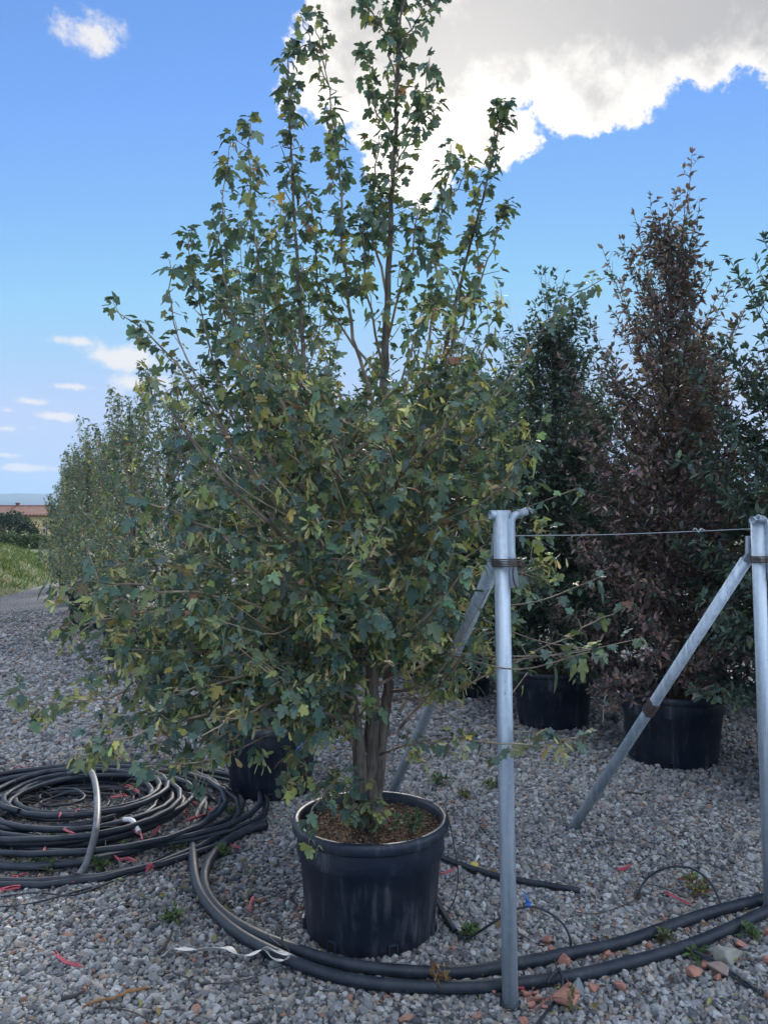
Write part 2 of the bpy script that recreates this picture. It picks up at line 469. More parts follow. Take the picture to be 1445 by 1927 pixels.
def samara_template():
    vs_ = [(-.05, 0, 0), (.05, 0, 0), (.12, .22, .02), (.27, .65, .0), (.12, 1.0, -.04), (-.12, .85, -.03), (-.12, .3, 0)]
    return vs_, [(0, 1, 2, 6), (2, 3, 5, 6), (3, 4, 5)]
SAM = samara_template()
BLADE = ([(-.06, 0, 0), (.06, 0, 0), (.045, .55, .06), (-.045, .55, .06), (0, 1, .22)], [(0, 1, 2, 3), (3, 2, 4)])

# ------------------------------------------------------------------ branching plants
def rv(s=1.0):
    return Vector((random.gauss(0, s), random.gauss(0, s), random.gauss(0, s)))
class Plant:
    def __init__(s): s.wood = MB(); s.twigs = MB(); s.leaf = []; s.sam = []
    def leaves_along(s, pts, start, step, size, clump=.75, pair=True, droop=.25):
        """opposite leaf pairs, each pair turned a quarter against the last"""
        ph = random.random() * 6.28; acc = 0.0; L = 0.0
        tot = sum((pts[i + 1] - pts[i]).length for i in range(len(pts) - 1))
        nxt = start * tot
        for i in range(len(pts) - 1):
            a, b_ = pts[i], pts[i + 1]; seg = (b_ - a).length
            if seg < 1e-6: continue
            d = (b_ - a) / seg; u = d.orthogonal().normalized(); w = d.cross(u)
            while nxt <= L + seg:
                p = a + d * (nxt - L)
                thin = mnoise.noise(p * 13.0) < -.12 and random.random() < clump
                for k in range(0 if thin else (2 if pair else 1)):
                    if random.random() < .06: continue
                    an = ph + k * math.pi + random.gauss(0, .3)
                    o_ = u * math.cos(an) + w * math.sin(an)
                    dr = o_ + d * random.uniform(.15, .7) + Vector((0, 0, random.uniform(-droop - .4, .35 - droop))) + rv(.15)
                    nr = Vector((0, 0, 1)) + rv(.45) + o_ * .25
                    s.leaf.append((p, dr, nr, size * random.uniform(.55, 1.2)))
                ph += math.pi / 2 + random.gauss(0, .2) if pair else math.pi + random.gauss(0, .3)
                nxt += step * random.uniform(.7, 1.35)
            L += seg
        # terminal tuft
        d = (pts[-1] - pts[-2]).normalized()
        for k in range(3):
            s.leaf.append((pts[-1], d + rv(.45), Vector((0, 0, 1)) + rv(.5), size * random.uniform(.5, .9)))
    def seeds(s, p, n=10):
        for k in range(n):
            s.sam.append((p + rv(.019), Vector((0, 0, -.7)) + rv(.55), rv(1), random.uniform(.028, .044)))

def limb(pl, path, r0, r1, twig_len, twig_step, leaf_size, first=.2, leaf_first=.45, node=.045, seeds=0.0, up=.55, twig_first=None, wood=None):
    pts = spline(path, 5)
    for i in range(1, len(pts) - 1): pts[i] = pts[i] + rv(.005)
    n = len(pts)
    rad = [r0 + (r1 - r0) * (i / (n - 1)) ** .8 for i in range(n)]
    (wood or (pl.wood if r0 > .011 else pl.twigs)).tube(pts, rad, 9 if r0 > .02 else 6)
    tot = sum((pts[i + 1] - pts[i]).length for i in range(n - 1))
    pl.leaves_along(pts, leaf_first, node, leaf_size)
    L = 0; nxt = first * tot; side = random.random() * 6.28
    for i in range(n - 1):
        seg = (pts[i + 1] - pts[i]).length
        while nxt <= L + seg and seg > 1e-6:
            f = nxt / tot
            d = (pts[i + 1] - pts[i]) / seg; u = d.orthogonal().normalized(); w = d.cross(u)
            o_ = u * math.cos(side) + w * math.sin(side)
            ln = twig_len * random.uniform(.45, 1.15) * (1.0 - .55 * f)
            p = pts[i] + d * (nxt - L)
            dr = (d * random.uniform(.5, .9) + o_ * random.uniform(.7, 1.0) + Vector((0, 0, up * random.uniform(.2, .9)))).normalized()
            q = [p, p + dr * ln * .5 + Vector((0, 0, .0)) + rv(.01), p + dr * ln + Vector((0, 0, ln * .25 * up)) + rv(.015)]
            tp = spline(q, 3)
            pl.twigs.tube(tp, [max(.0014, min(.0032, r1 * .9 + .001)) * (1 - .5 * k / (len(tp) - 1)) for k in range(len(tp))], 4, cap=False)
            pl.leaves_along(tp, .15, node, leaf_size)
            if random.random() < seeds: pl.seeds(p + dr * ln * random.uniform(.5, 1) + Vector((0, 0, -.02)), random.randint(14, 26))
            nxt += twig_step * random.uniform(.6, 1.4); side += 2.4 + random.gauss(0, .4)
        L += seg
    return pts

def leaf_arrays(lst):
    O = np.array([l[0] for l in lst]); D = np.array([l[1] for l in lst]); N = np.array([l[2] for l in lst]); Sc = np.array([l[3] for l in lst])
    R = frames(D, N); R[:, :, 0] *= RNG.uniform(.5, 1.1, (len(O), 1)); R[:, :, 2] *= RNG.uniform(.3, 1.9, (len(O), 1))
    return O, R, Sc
def palette(n, cols, w, jitter=.18):
    w = np.array(w, float); w /= w.sum()
    c = np.array(cols)[RNG.choice(len(cols), n, p=w)]
    return np.clip(c * (1 + RNG.normal(0, jitter, (n, 1))) * (1 + RNG.normal(0, jitter * .4, (n, 3))), .004, .9)
MAPLE_PAL = ([(0.100, 0.160, 0.128), (0.14, 0.20, 0.125), (0.20, 0.245, 0.105), (0.29, 0.31, 0.10), (0.48, 0.38, 0.10), (0.26, 0.14, 0.08)], [42, 28, 19, 9, 2.0, 1.5])
SAM_PAL = ([(0.54, 0.49, 0.19), (0.42, 0.46, 0.16), (0.58, 0.43, 0.20)], [5, 4, 2])
GREEN_PAL = ([(0.070, 0.112, 0.092), (0.10, 0.145, 0.10), (0.17, 0.22, 0.115)], [5, 4, 1.2])
COPPER_PAL = ([(0.25, 0.155, 0.145), (0.16, 0.11, 0.115), (0.38, 0.26, 0.21), (0.10, 0.13, 0.10)], [5, 4, 2.5, 2.2])

class Variant:
    """meshes of one plant, placed several times"""
    def __init__(s, pl, tmpl, pal, lmat, near=0, viewer=None, far_tmpl=None, sam=True, wood_mat='bark', twig_mat='twig'):
        s.wood = pl.wood.mesh('trunk', wood_mat); s.twig = pl.twigs.mesh('branches', twig_mat)
        O, R, Sc = leaf_arrays(pl.leaf); C = palette(len(O), *pal)
        keep = np.ones(len(O), bool); s.near = []
        if near:
            v_ = np.array(viewer) - O; dist = np.linalg.norm(v_, axis=1)
            facing = np.abs(np.einsum('ni,ni->n', v_ / dist[:, None], R[:, :, 2] * .79 + R[:, :, 1] * .61))
            score = Sc ** 2 * (facing + .05) / dist ** 2
            idx = np.argsort(-score)[:near]; keep[idx] = False
            groups = 24; order = np.argsort(C[idx, 0] / C[idx, 1])
            for g in np.array_split(idx[order], groups):
                if len(g) == 0: continue
                c = C[g].mean(0)
                me = scatter_mesh('leaf', tmpl[0], tmpl[1], np.zeros((1, 3)), np.eye(3)[None], np.ones(1), c[None], lmat)
                for i in g:
                    M = Matrix(R[i].tolist()).to_4x4() @ Matrix.Scale(float(Sc[i]), 4); M.translation = Vector(O[i])
                    s.near.append((me, M))
        s.crown = scatter_mesh('foliage', *(far_tmpl or tmpl), O[keep], R[keep], Sc[keep], C[keep], lmat)
        s.sam = None
        if sam and pl.sam:
            O, R, Sc = leaf_arrays(pl.sam)
            s.sam = scatter_mesh('seed_clusters', *SAM, O, R, Sc, palette(len(O), *SAM_PAL), lmat)
        print('plant', len(pl.leaf), 'leaves')
    def place(s, name, loc, rz, sc, label, cat, group=None, near=False):
        r = empty(name, loc, rz, sc); tag(r, label, cat, group)
        link('trunk', s.wood, r); link('branches', s.twig, r); tag(link('foliage', s.crown, r), kind='stuff')
        if s.sam: tag(link('seed_clusters', s.sam, r), kind='stuff')
        if near:
            for me, M in s.near:
                o = link('leaf', me, r); o.matrix_basis = M
        return r

# ================================================================== SETTING
mb = MB(); Rg = 9000
mb.add([(-Rg, -Rg, 0), (Rg, -Rg, 0), (Rg, Rg, 0), (-Rg, Rg, 0)], [(0, 1, 2, 3)])
tag(mb.build('ground', 'gravel_bed', smooth_=False), kind='structure')

# gravel: loose stones, far too many to count
def gravel():
    pts = []
    y = 1.7
    while y < 15:
        s_ = .0150 if y < 4.2 else .0150 + (y - 4.2) * .0042
        xa, xb = -.56 * y - 1.0, .56 * y + 1.0
        x = np.arange(xa, xb, s_)
        pts.append(np.c_[x, np.full(len(x), y), np.full(len(x), s_)])
        y += s_
    p = np.concatenate(pts); n = len(p)
    p[:, :2] += RNG.uniform(-.55, .55, (n, 2)) * p[:, 2:3]
    size = np.clip(np.exp(RNG.normal(math.log(.0088), .32, n)), .0035, .019) * np.clip(p[:, 2] / .0150, 1, 1.8)
    z = RNG.uniform(-.25, .55, n) * size
    bumps = np.array([mnoise.noise((float(a) * 1.6, float(b) * 1.6, 3.1)) for a, b in p[:, :2]]) * .008
    co = np.c_[p[:, :2], z + np.clip(bumps, -.004, .01)]
    me = bpy.data.meshes.new('gravel'); me.vertices.add(n); me.vertices.foreach_set('co', co.astype(np.float32).ravel())
    def at(nm, typ, key, arr):
        a = me.attributes.new(nm, typ, 'POINT'); a.data.foreach_set(key, arr.astype(np.float32).ravel())
    at('size', 'FLOAT', 'value', size)
    rot = RNG.uniform(0, 6.283, (n, 3)); rot[:, :2] = RNG.normal(0, .45, (n, 2)); at('rot', 'FLOAT_VECTOR', 'vector', rot)
    sq = np.c_[RNG.uniform(.8, 1.35, n), RNG.uniform(.7, 1.05, n), RNG.uniform(.5, .9, n)]
    at('scl', 'FLOAT_VECTOR', 'vector', sq * size[:, None])
    drift = np.array([mnoise.noise((float(a) * .9, float(b) * .9, 9.0)) for a, b in p[:, :2]])
    at('tone', 'FLOAT', 'value', np.clip(RNG.beta(1.5, 2.2, n) + drift * .16, 0, 1)); at('hue', 'FLOAT', 'value', RNG.uniform(0, 1, n))
    me.update(); print('gravel', n)
    o = link('gravel', me); tag(o, 'loose grey and beige gravel stones covering the ground', 'gravel', kind='stuff')
    g = bpy.data.node_groups.new('gravel', 'GeometryNodeTree')
    g.interface.new_socket('Geometry', in_out='INPUT', socket_type='NodeSocketGeometry')
    g.interface.new_socket('Geometry', in_out='OUTPUT', socket_type='NodeSocketGeometry')
    N = g.nodes.new; gi, go = N('NodeGroupInput'), N('NodeGroupOutput')
    join = N('GeometryNodeJoinGeometry')
    for k in range(6):
        ico = N('GeometryNodeMeshIcoSphere'); ico.inputs['Radius'].default_value = 1; ico.inputs['Subdivisions'].default_value = 2 if k < 4 else 3
        sp = N('GeometryNodeSetPosition'); tx = N('ShaderNodeTexNoise'); tx.noise_dimensions = '4D'
        tx.inputs['W'].default_value = k * 7.3; tx.inputs['Scale'].default_value = .75; tx.inputs['Detail'].default_value = 1.2
        vm = N('ShaderNodeVectorMath'); vm.operation = 'SUBTRACT'; vm.inputs[1].default_value = (.5, .5, .5)
        v2 = N('ShaderNodeVectorMath'); v2.operation = 'SCALE'; v2.inputs['Scale'].default_value = 2.1
        g.links.new(tx.outputs['Color'], vm.inputs[0]); g.links.new(vm.outputs[0], v2.inputs[0]); g.links.new(v2.outputs[0], sp.inputs['Offset'])
        g.links.new(ico.outputs['Mesh'], sp.inputs['Geometry'])
        ss = N('GeometryNodeSetShadeSmooth'); ss.inputs['Shade Smooth'].default_value = (k == 5)
        g.links.new(sp.outputs[0], ss.inputs[0])
        sm = N('GeometryNodeSetMaterial'); sm.inputs['Material'].default_value = MATS['pebble']; g.links.new(ss.outputs[0], sm.inputs[0])
        gi2 = N('GeometryNodeGeometryToInstance'); g.links.new(sm.outputs[0], gi2.inputs[0]); g.links.new(gi2.outputs[0], join.inputs[0])
    iop = N('GeometryNodeInstanceOnPoints'); iop.inputs['Pick Instance'].default_value = True
    def na(nm, typ):
        a = N('GeometryNodeInputNamedAttribute'); a.data_type = typ; a.inputs['Name'].default_value = nm; return a.outputs['Attribute']
    e2r = N('FunctionNodeEulerToRotation'); g.links.new(na('rot', 'FLOAT_VECTOR'), e2r.inputs[0])
    ri = N('FunctionNodeRandomValue'); ri.data_type = 'INT'
    for s_ in ri.inputs:
        if s_.name == 'Min' and s_.type == 'INT': s_.default_value = 0
        if s_.name == 'Max' and s_.type == 'INT': s_.default_value = 5
    ro = [s_ for s_ in ri.outputs if s_.type == 'INT'][0]
    g.links.new(gi.outputs[0], iop.inputs['Points']); g.links.new(join.outputs[0], iop.inputs['Instance'])
    g.links.new(ro, iop.inputs['Instance Index']); g.links.new(e2r.outputs[0], iop.inputs['Rotation']); g.links.new(na('scl', 'FLOAT_VECTOR'), iop.inputs['Scale'])
    g.links.new(iop.outputs[0], go.inputs[0])
    md = o.modifiers.new('stones', 'NODES'); md.node_group = g
gravel()

# raised grass bank on the left of the drive
def bank():
    nu, nv = 60, 26; vs_, fs = [], []
    prof = [(0, -.03), (.25, .06), (.8, .32), (1.4, .62), (2.0, .88), (2.6, 1.02), (3.4, 1.07), (6, 1.05), (14, .9), (30, .4), (45, -.05)]
    def zprof(w):
        for (a, za), (b_, zb) in zip(prof, prof[1:]):
            if w <= b_: return za + (zb - za) * (w - a) / (b_ - a)
        return -.05
    ws = [0, .25, .5, .8, 1.1, 1.4, 1.7, 2.0, 2.3, 2.6, 3.0, 3.4, 4.2, 6, 9, 14, 20, 30, 45]
    for i in range(nu + 1):
        y = 4 + 28 * i / nu
        xb = -8.55 - .17 * (y - 17.9)
        endf = min(1, max(0, (31 - y) / 5)); endf = endf * endf * (3 - 2 * endf)
        for w in ws:
            z = zprof(w); zz_ = z * endf if z > 0 else z
            zz_ += mnoise.noise((y * .9, w * 1.3, 0)) * .05 * (1 if 0 < w < 40 else 0)
            vs_.append((xb - w + mnoise.noise((y * .7, w, 5)) * .15, y, zz_ if w not in (0,) else -.05))
    m_ = len(ws)
    for i in range(nu):
        for j in range(m_ - 1):
            a = i * m_ + j; fs.append((a + 1, a, a + m_, a + m_ + 1))
    b_ = MB(); b_.add(vs_, fs); o = b_.build('grass_bank', 'bank_soil'); tag(o, kind='structure')
    # grass on it
    n = 26000
    y = RNG.uniform(9, 31, n); w = np.clip(np.abs(RNG.gamma(2.0, 1.1, n)), 0.05, 14)
    O = np.zeros((n, 3)); O[:, 1] = y; O[:, 0] = -8.55 - .17 * (y - 17.9) - w
    endf = np.clip((31 - y) / 5, 0, 1); endf = endf * endf * (3 - 2 * endf)
    O[:, 2] = np.array([zprof(a) for a in w]) * endf - .03
    D = np.c_[RNG.normal(0, .45, n), RNG.normal(0, .45, n), np.ones(n)]
    R = frames(D, np.c_[RNG.normal(0, 1, n), RNG.normal(0, 1, n), np.full(n, .1)])
    C = palette(n, [(0.055, 0.10, 0.03), (0.085, 0.13, 0.04), (0.17, 0.15, 0.07), (0.045, 0.085, 0.03)], [5, 4, 2, 4])
    me = scatter_mesh('grass', *BLADE, O, R, RNG.uniform(.07, .2, n), C, 'grass')
    tag(link('grass', me), 'short patchy grass growing on the raised bank', 'grass', kind='stuff')
bank()

# distant blue hills
hb = MB(); vs_, fs = [], []; nh = 80
for i in range(nh + 1):
    x = -4200 + 8400 * i / nh
    for j, (dy, k) in enumerate(((0, 0.0), (500, .65), (1000, 1.0), (2200, 0.0))):
        z = (200 + 36 * mnoise.noise((x * .0016, .3, 0)) + 22 * mnoise.noise((x * .006, 2, 0))) * k
        vs_.append((x, 3600 + dy + 120 * mnoise.noise((x * .002, 7, 0)), z - 2))
for i in range(nh):
    for j in range(3):
        a = i * 4 + j; fs.append((a, a + 4, a + 5, a + 1))
hb.add(vs_, fs); tag(hb.build('hills', 'hill'), kind='structure')

# ================================================================== FARMHOUSE, SHRUB, VINES
def house():
    Y0 = 110.0; x0, x1 = -84.0, -40.0
    r = empty('farmhouse', ((x0 + x1) / 2, Y0, 0)); tag(r, 'low ochre farmhouse with terracotta tiled roof beyond the grass bank', 'house')
    ox, oy = (x0 + x1) / 2, Y0
    hw = (x1 - x0) / 2; eave = 3.42; dep = 9.0
    dx0, dx1 = P(80, 990, Y0).x - ox, P(90, 990, Y0).x - ox
    w = MB()
    # front wall in three pieces round the door opening
    for a, b_, z0, z1 in ((-hw, dx0, 0, eave), (dx1, hw, 0, eave), (dx0, dx1, 2.45, eave)):
        w.box(((a + b_) / 2, .2, (z0 + z1) / 2), (b_ - a, .4, z1 - z0))
    w.box((0, dep - .2, eave / 2), (2 * hw, .4, eave))
    for sx in (-1, 1): w.box((sx * (hw - .2), dep / 2, eave / 2), (.4, dep - .8, eave))
    w.build('wall', 'house_wall', r, False)
    rf = MB(); ridge = 4.75
    n = int(2 * (hw + .5) / .46)
    prev = None
    for side in (0, 1):
        vs_, fs = [], []
        for i in range(n * 4 + 1):
            x = -hw - .5 + 2 * (hw + .5) * i / (n * 4)
            hgt = .16 * abs(math.sin(math.pi * i / 4))
            ye, yr = (-.5, dep / 2) if side == 0 else (dep + .5, dep / 2)
            vs_ += [(x, ye, eave - .05 + hgt), (x, yr, ridge + hgt)]
        for i in range(n * 4): fs.append((2 * i, 2 * i + 2, 2 * i + 3, 2 * i + 1))
        rf.add(vs_, fs)
    roof = rf.build('roof', 'roof_tile', r, True)
    rt = MB(); rt.tube([(-hw - .5, dep / 2, ridge + .05), (hw + .5, dep / 2, ridge + .05)], .16, 8); rt.build('ridge_tiles', 'roof_tile', roof)
    ev = MB(); ev.box((0, -.42, eave - .16), (2 * hw + 1, .12, .12)); ev.build('eaves_board', 'door_brown', r, False)
    ch = MB(); cx = P(6, 950, Y0).x - ox
    ch.box((cx, dep / 2, ridge + .2), (.4, .4, .5)); ch.box((cx, dep / 2, ridge + .48), (.54, .54, .1)); ch.build('chimney', 'roof_tile', roof, False)
    d = MB(); d.box(((dx0 + dx1) / 2, .25, 1.22), (dx1 - dx0, .08, 2.44)); door = d.build('door', 'door_brown', r, False)
    g = MB(); g.box(((dx0 + dx1) / 2 - .12, .16, .95), (.5, .06, 1.9)); pn = g.build('door_panel', 'door_frame', door, False)
    g = MB(); g.box(((dx0 + dx1) / 2 - .12, .125, 1.25), (.3, .01, .5)); g.build('pane', 'glass_dark', door, False)
house()

def bush(name, c, rx, ry, h, n, leaf, pal, label, cat, group=None, twig='dark_twig'):
    r = empty(name, (c[0], c[1], c[2])); tag(r, label, cat, group)
    st = MB()
    for k in range(9):
        a = random.uniform(0, 6.28); q = Vector((math.cos(a) * rx * .6, math.sin(a) * ry * .6, h * random.uniform(.5, .85)))
        st.tube(spline([(0, 0, -.05), q * .4 + Vector((0, 0, h * .12)), q], 3), [h * .012, h * .01, h * .009, h * .008, h * .007, h * .006, h * .004], 5)
    st.build('stems', twig, r)
    u = RNG.normal(0, 1, (n, 3)); u /= np.linalg.norm(u, axis=1, keepdims=True); u[:, 2] = np.abs(u[:, 2])
    rad = RNG.uniform(.55, 1.0, n) ** .6
    lump = np.array([1 + .22 * mnoise.noise((a * 2.2 + c[0], b_ * 2.2, z * 2.2)) for a, b_, z in u])
    O = u * (rad * lump)[:, None] * np.array([rx, ry, h]); O[:, 2] = np.clip(O[:, 2], .02 * h, None)
    D = u + RNG.normal(0, .6, (n, 3)); R = frames(D, np.c_[RNG.normal(0, .6, (n, 2)), np.ones(n)])
    me = scatter_mesh('foliage', *OVATE, O, R, leaf * RNG.uniform(.6, 1.3, n), palette(n, *pal), 'hornbeam_leaf')
    tag(link('foliage', me, r), kind='stuff')
DARKB = ([(0.03, 0.055, 0.035), (0.045, 0.07, 0.04), (0.07, 0.09, 0.05)], [4, 4, 2])
VINE = ([(0.07, 0.12, 0.035), (0.10, 0.16, 0.05), (0.05, 0.09, 0.03)], [4, 4, 3])
bush('round_shrub', (P(20, 990, 88).x, 88, 0), 3.2, 2.4, 3.3, 5200, .26, DARKB, 'large rounded dark green shrub before the ochre farmhouse', 'shrub')
bush('round_shrub', (P(121, 990, 80).x, 80, 0), 1.1, 1.0, 2.0, 1200, .24, DARKB, 'small dark green shrub beside the door of the ochre farmhouse', 'shrub')
for i, px in enumerate(range(-40, 150, 21)):
    bush('vine', (P(px, 1000, 62).x, 62 + random.uniform(-.6, .6), 0), 1.0, .7, random.uniform(1.0, 1.3), 700, .17, VINE,
         'bright green grapevine in the row between grass bank and farmhouse', 'vine', 'vines in the row before the farmhouse')

# ================================================================== POTS
def pot_meshes(R, Rb, H, soil_z):
    d = {}
    w = lambda a, z: .004 * math.sin(3 * a + 1) + .003 * math.sin(5 * a)
    b_ = MB()
    sh = H * .70
    b_.lathe([(0.001, .0), (Rb - .012, .0), (Rb, .012), (Rb + (R - Rb) * .60, sh), (Rb + (R - Rb) * .60 + .013, sh + .010), (R - .010, H - .05), (R - .012, H - .035)], 64, wob=w)
    d['body'] = b_.mesh('body', 'black_plastic')
    b_ = MB()
    b_.lathe([(R - .013, H - .048), (R + .006, H - .046), (R + .012, H - .038), (R + .013, H - .016), (R + .008, H - .004), (R - .002, H), (R - .014, H - .004), (R - .018, H - .014), (R - .022, soil_z - .05)], 64, wob=w)
    d['rim'] = b_.mesh('rim', 'black_plastic')
    b_ = MB(); n = 40; vs_, fs = [(0, 0, soil_z + .02)], []
    rings = 9
    for i in range(1, rings + 1):
        for k in range(n):
            a = 6.28318 * k / n; rr = (R - .018) * i / rings
            vs_.append((rr * math.cos(a), rr * math.sin(a), soil_z + .02 * (1 - i / rings) + mnoise.noise((rr * math.cos(a) * 9, rr * math.sin(a) * 9, R)) * .014))
    for k in range(n): fs.append((0, 1 + k, 1 + (k + 1) % n))
    for i in range(rings - 1):
        for k in range(n):
            a, c = 1 + i * n + k, 1 + i * n + (k + 1) % n
            fs.append((a, a + n, c + n, c))
    b_.add(vs_, fs); d['soil'] = b_.mesh('soil', 'soil')
    d['holes'] = []
    for k in range(7):
        a = k * 2 * math.pi / 7 - 1.35
        b_ = MB(); c, s_ = math.cos(a), math.sin(a); rr = Rb + .0035
        b_.box((c * rr, s_ * rr, .032), (.012, .026, .034), a)
        fr = MB()
        for dz, dy, sz in ((.019, 0, (.018, .034, .005)), (0, .0155, (.018, .005, .036)), (0, -.0155, (.018, .005, .036))):
            fr.box((c * (rr + .001) - s_ * dy, s_ * (rr + .001) + c * dy, .032 + dz), sz, a)
        d['holes'].append((b_.mesh('drainage_hole', 'hole_dark', False), fr.mesh('hole_lip', 'black_plastic', False)))
    return d
def place_pot(d, loc, rz, label, group=None, s=1.0):
    r = empty('plant_pot', loc, rz, s); tag(r, label, 'pot', group)
    link('body', d['body'], r); link('rim', d['rim'], r); link('soil', d['soil'], r)
    for h, l in d['holes']:
        o = link('drainage_hole', h, r); link('hole_lip', l, o)
    return r
front = G(697, 1808)
POT_C = Vector((front.x * (front.y + .25) / front.y, front.y + .25, 0))
POT_H, SOIL = .43, .385
pm_main = pot_meshes(.293, .250, POT_H, SOIL)
pm_row = pot_meshes(.285, .235, .42, .375)
pm_big = pot_meshes(.345, .285, .47, .415)
place_pot(pm_main, POT_C, 0.12, 'black plastic pot in front, holding the large maple')
# loose chips on the soil
n = 1500; a = RNG.uniform(0, 6.28, n); rr = .265 * np.sqrt(RNG.uniform(0, 1, n))
O = np.c_[rr * np.cos(a), rr * np.sin(a), SOIL + .012 * (1 - rr / .27) + .012 + RNG.uniform(-.004, .006, n)] + np.array(POT_C)
D = np.c_[RNG.normal(0, 1, (n, 2)), RNG.normal(0, .3, n)]
me = scatter_mesh('soil_chips', [(-.25, 0, -.12), (.25, .05, -.12), (.2, 1, -.1), (-.2, .9, -.1), (0, .5, .22)], [(0, 1, 4), (1, 2, 4), (2, 3, 4), (3, 0, 4), (3, 2, 1, 0)],
                  O, frames(D, np.c_[RNG.normal(0, .4, (n, 2)), np.ones(n)]), RNG.uniform(.006, .016, n),
                  palette(n, [(0.30, 0.20, 0.11), (0.17, 0.095, 0.055), (0.07, 0.045, 0.035), (0.36, 0.28, 0.19)], [3, 4, 4, 1.5]), 'soil_chip')
tag(link('bark_chips', me), 'brown bark chips strewn over the soil of the front pot', 'bark chips', kind='stuff')

# ================================================================== MAIN MAPLE
TY = POT_C.y; BASE = Vector((POT_C.x, POT_C.y, SOIL))
def L3(px, py, dy=0.0): return P(px, py, TY + dy) - BASE
def main_maple():
    pl = Plant(); LS = .042
    def stem(path, radii):
        pts = spline([L3(*p) for p in path], 7); n = len(pts)
        xs = np.linspace(0, 1, len(radii)); rad = [float(np.interp(i / (n - 1), xs, radii)) for i in range(n)]
        pl.wood.tube([p + rv(.003) for p in pts], rad, 12); return pts
    Bs = stem([(691, 1545, 0), (698, 1400, 0), (702, 1250, 0), (708, 1100, .02), (716, 960, .03), (720, 800, .03), (728, 600, .02), (736, 400, 0), (745, 230, 0), (747, 100, 0), (762, -30, 0), (775, -130, 0)],
              [.034, .030, .026, .027, .023, .018, .014, .010, .007, .005, .0035, .002])
    As = stem([(678, 1545, -.02), (676, 1420, -.03), (660, 1300, -.05), (648, 1190, -.08), (612, 1050, -.12), (588, 900, -.14), (573, 700, -.14), (562, 530, -.12), (552, 380, -.12), (546, 240, -.12), (542, 110, -.12)],
              [.029, .026, .023, .019, .016, .012, .009, .007, .005, .0035, .002])
    Cs = stem([(705, 1545, .02), (714, 1420, .03), (728, 1300, .06), (737, 1200, .1), (768, 1050, .15), (800, 850, .18), (838, 650, .2), (880, 480, .2), (918, 330, .2), (945, 205, .2)],
              [.029, .026, .022, .017, .014, .011, .008, .006, .004, .002])
    # root flare
    for k in range(7):
        a = k * .9; q = Vector((math.cos(a), math.sin(a), 0))
        pl.wood.tube([L3(691, 1505) + q * .012, L3(691, 1532) + q * .032, L3(691, 1548) + q * .07 + Vector((0, 0, -.02))], [.022, .022, .014], 8)
    # leaves carried by the tops of the stems themselves
    for pts, f in ((Bs, .60), (As, .62), (Cs, .62)):
        sub = pts[int(len(pts) * f):]
        limb(pl, sub[::4] + [sub[-1]], .003, .002, .10, .052, LS, 0, .02, .024, up=.5)
    X_ = lambda path, r0=.009, tw=.17, st=.075, first=.25, lf=.4, seeds=.0, node=.045, up=.5, ls=1.0: limb(pl, [L3(*p) for p in path], r0, .0018, tw, st, LS * ls, first, lf, node, seeds, up)
    up_ = dict(tw=.095, st=.058, first=.32, lf=.32, node=.024)
    X_([(720, 810, .03), (668, 640, -.02), (646, 480, -.05), (640, 330, -.06), (622, 190, -.06), (602, 90, -.05)], .009, **up_)
    X_([(602, 100, -.05), (580, 85, -.05), (545, 98, -.05)], .003, tw=.05, st=.05, node=.03)
    X_([(618, 160, -.05), (580, 70, -.05), (566, 28, -.05)], .0025, tw=.03, st=.2, lf=.9, first=.9)
    X_([(612, 130, -.05), (598, 60, -.05), (593, 20, -.05)], .0025, tw=.03, st=.2, lf=.9, first=.9)
    X_([(745, 150, 0), (720, 60, .02), (690, 8, .03), (705, -40, .03)], .004, tw=.08, st=.05, node=.03)
    X_([(747, 100, 0), (790, 30, -.03), (815, -30, -.05)], .004, tw=.08, st=.05, node=.03, lf=.6)
    X_([(738, 260, 0), (705, 190, .05), (690, 108, .06)], .004, tw=.09, st=.05, node=.03)
    X_([(745, 260, 0), (785, 200, -.06), (808, 110, -.06)], .004, tw=.09, st=.05, node=.03)
    X_([(728, 560, .02), (700, 430, .08), (705, 330, .1), (722, 250, .1)], .006, **up_)
    X_([(740, 330, .0), (775, 250, -.05), (825, 200, -.05)], .004, tw=.08, st=.06, node=.034)
    X_([(790, 760, .15), (815, 560, .1), (830, 420, .08), (848, 272, .06)], .007, **up_)
    X_([(832, 400, .08), (860, 350, .1), (885, 305, .1)], .004, tw=.08, st=.05, node=.034)
    X_([(836, 690, .2), (890, 560, .2), (935, 450, .18), (958, 385, .18)], .006, **up_)
    X_([(918, 330, .2), (930, 260, .2), (944, 206, .2)], .002, tw=.03, st=.2, lf=.9, first=.95)
    X_([(588, 900, -.14), (520, 720, -.2), (492, 520, -.22), (468, 340, -.22), (472, 228, -.22)], .008, **up_)
    X_([(585, 940, -.12), (480, 760, -.1), (432, 560, -.08), (416, 420, -.06), (432, 275, -.06)], .008, **up_)
    X_([(600, 1000, -.12), (455, 820, -.05), (388, 620, 0), (354, 440, .02)], .008, **up_)
    X_([(600, 1080, -.12), (430, 830, -.25), (310, 660, -.28), (212, 580, -.28)], .009, tw=.16, lf=.5)
    X_([(440, 840, -.2), (335, 640, -.2), (320, 490, -.2)], .005, tw=.07, st=.09, lf=.5, node=.06)
    X_([(572, 690, -.13), (520, 560, -.02), (512, 430, .02)], .006, **up_)
    X_([(722, 720, .03), (610, 560, .15), (590, 420, .18), (560, 330, .18)], .006, **up_)
    X_([(724, 700, .03), (685, 520, -.15), (690, 380, -.2)], .006, **up_)
    X_([(726, 650, .03), (770, 480, -.15), (790, 390, -.18)], .006, **up_)
    # mid and low spreading limbs, left
    lo = dict(tw=.24, st=.078, first=.22, lf=.45, seeds=.42, node=.034, up=.35)
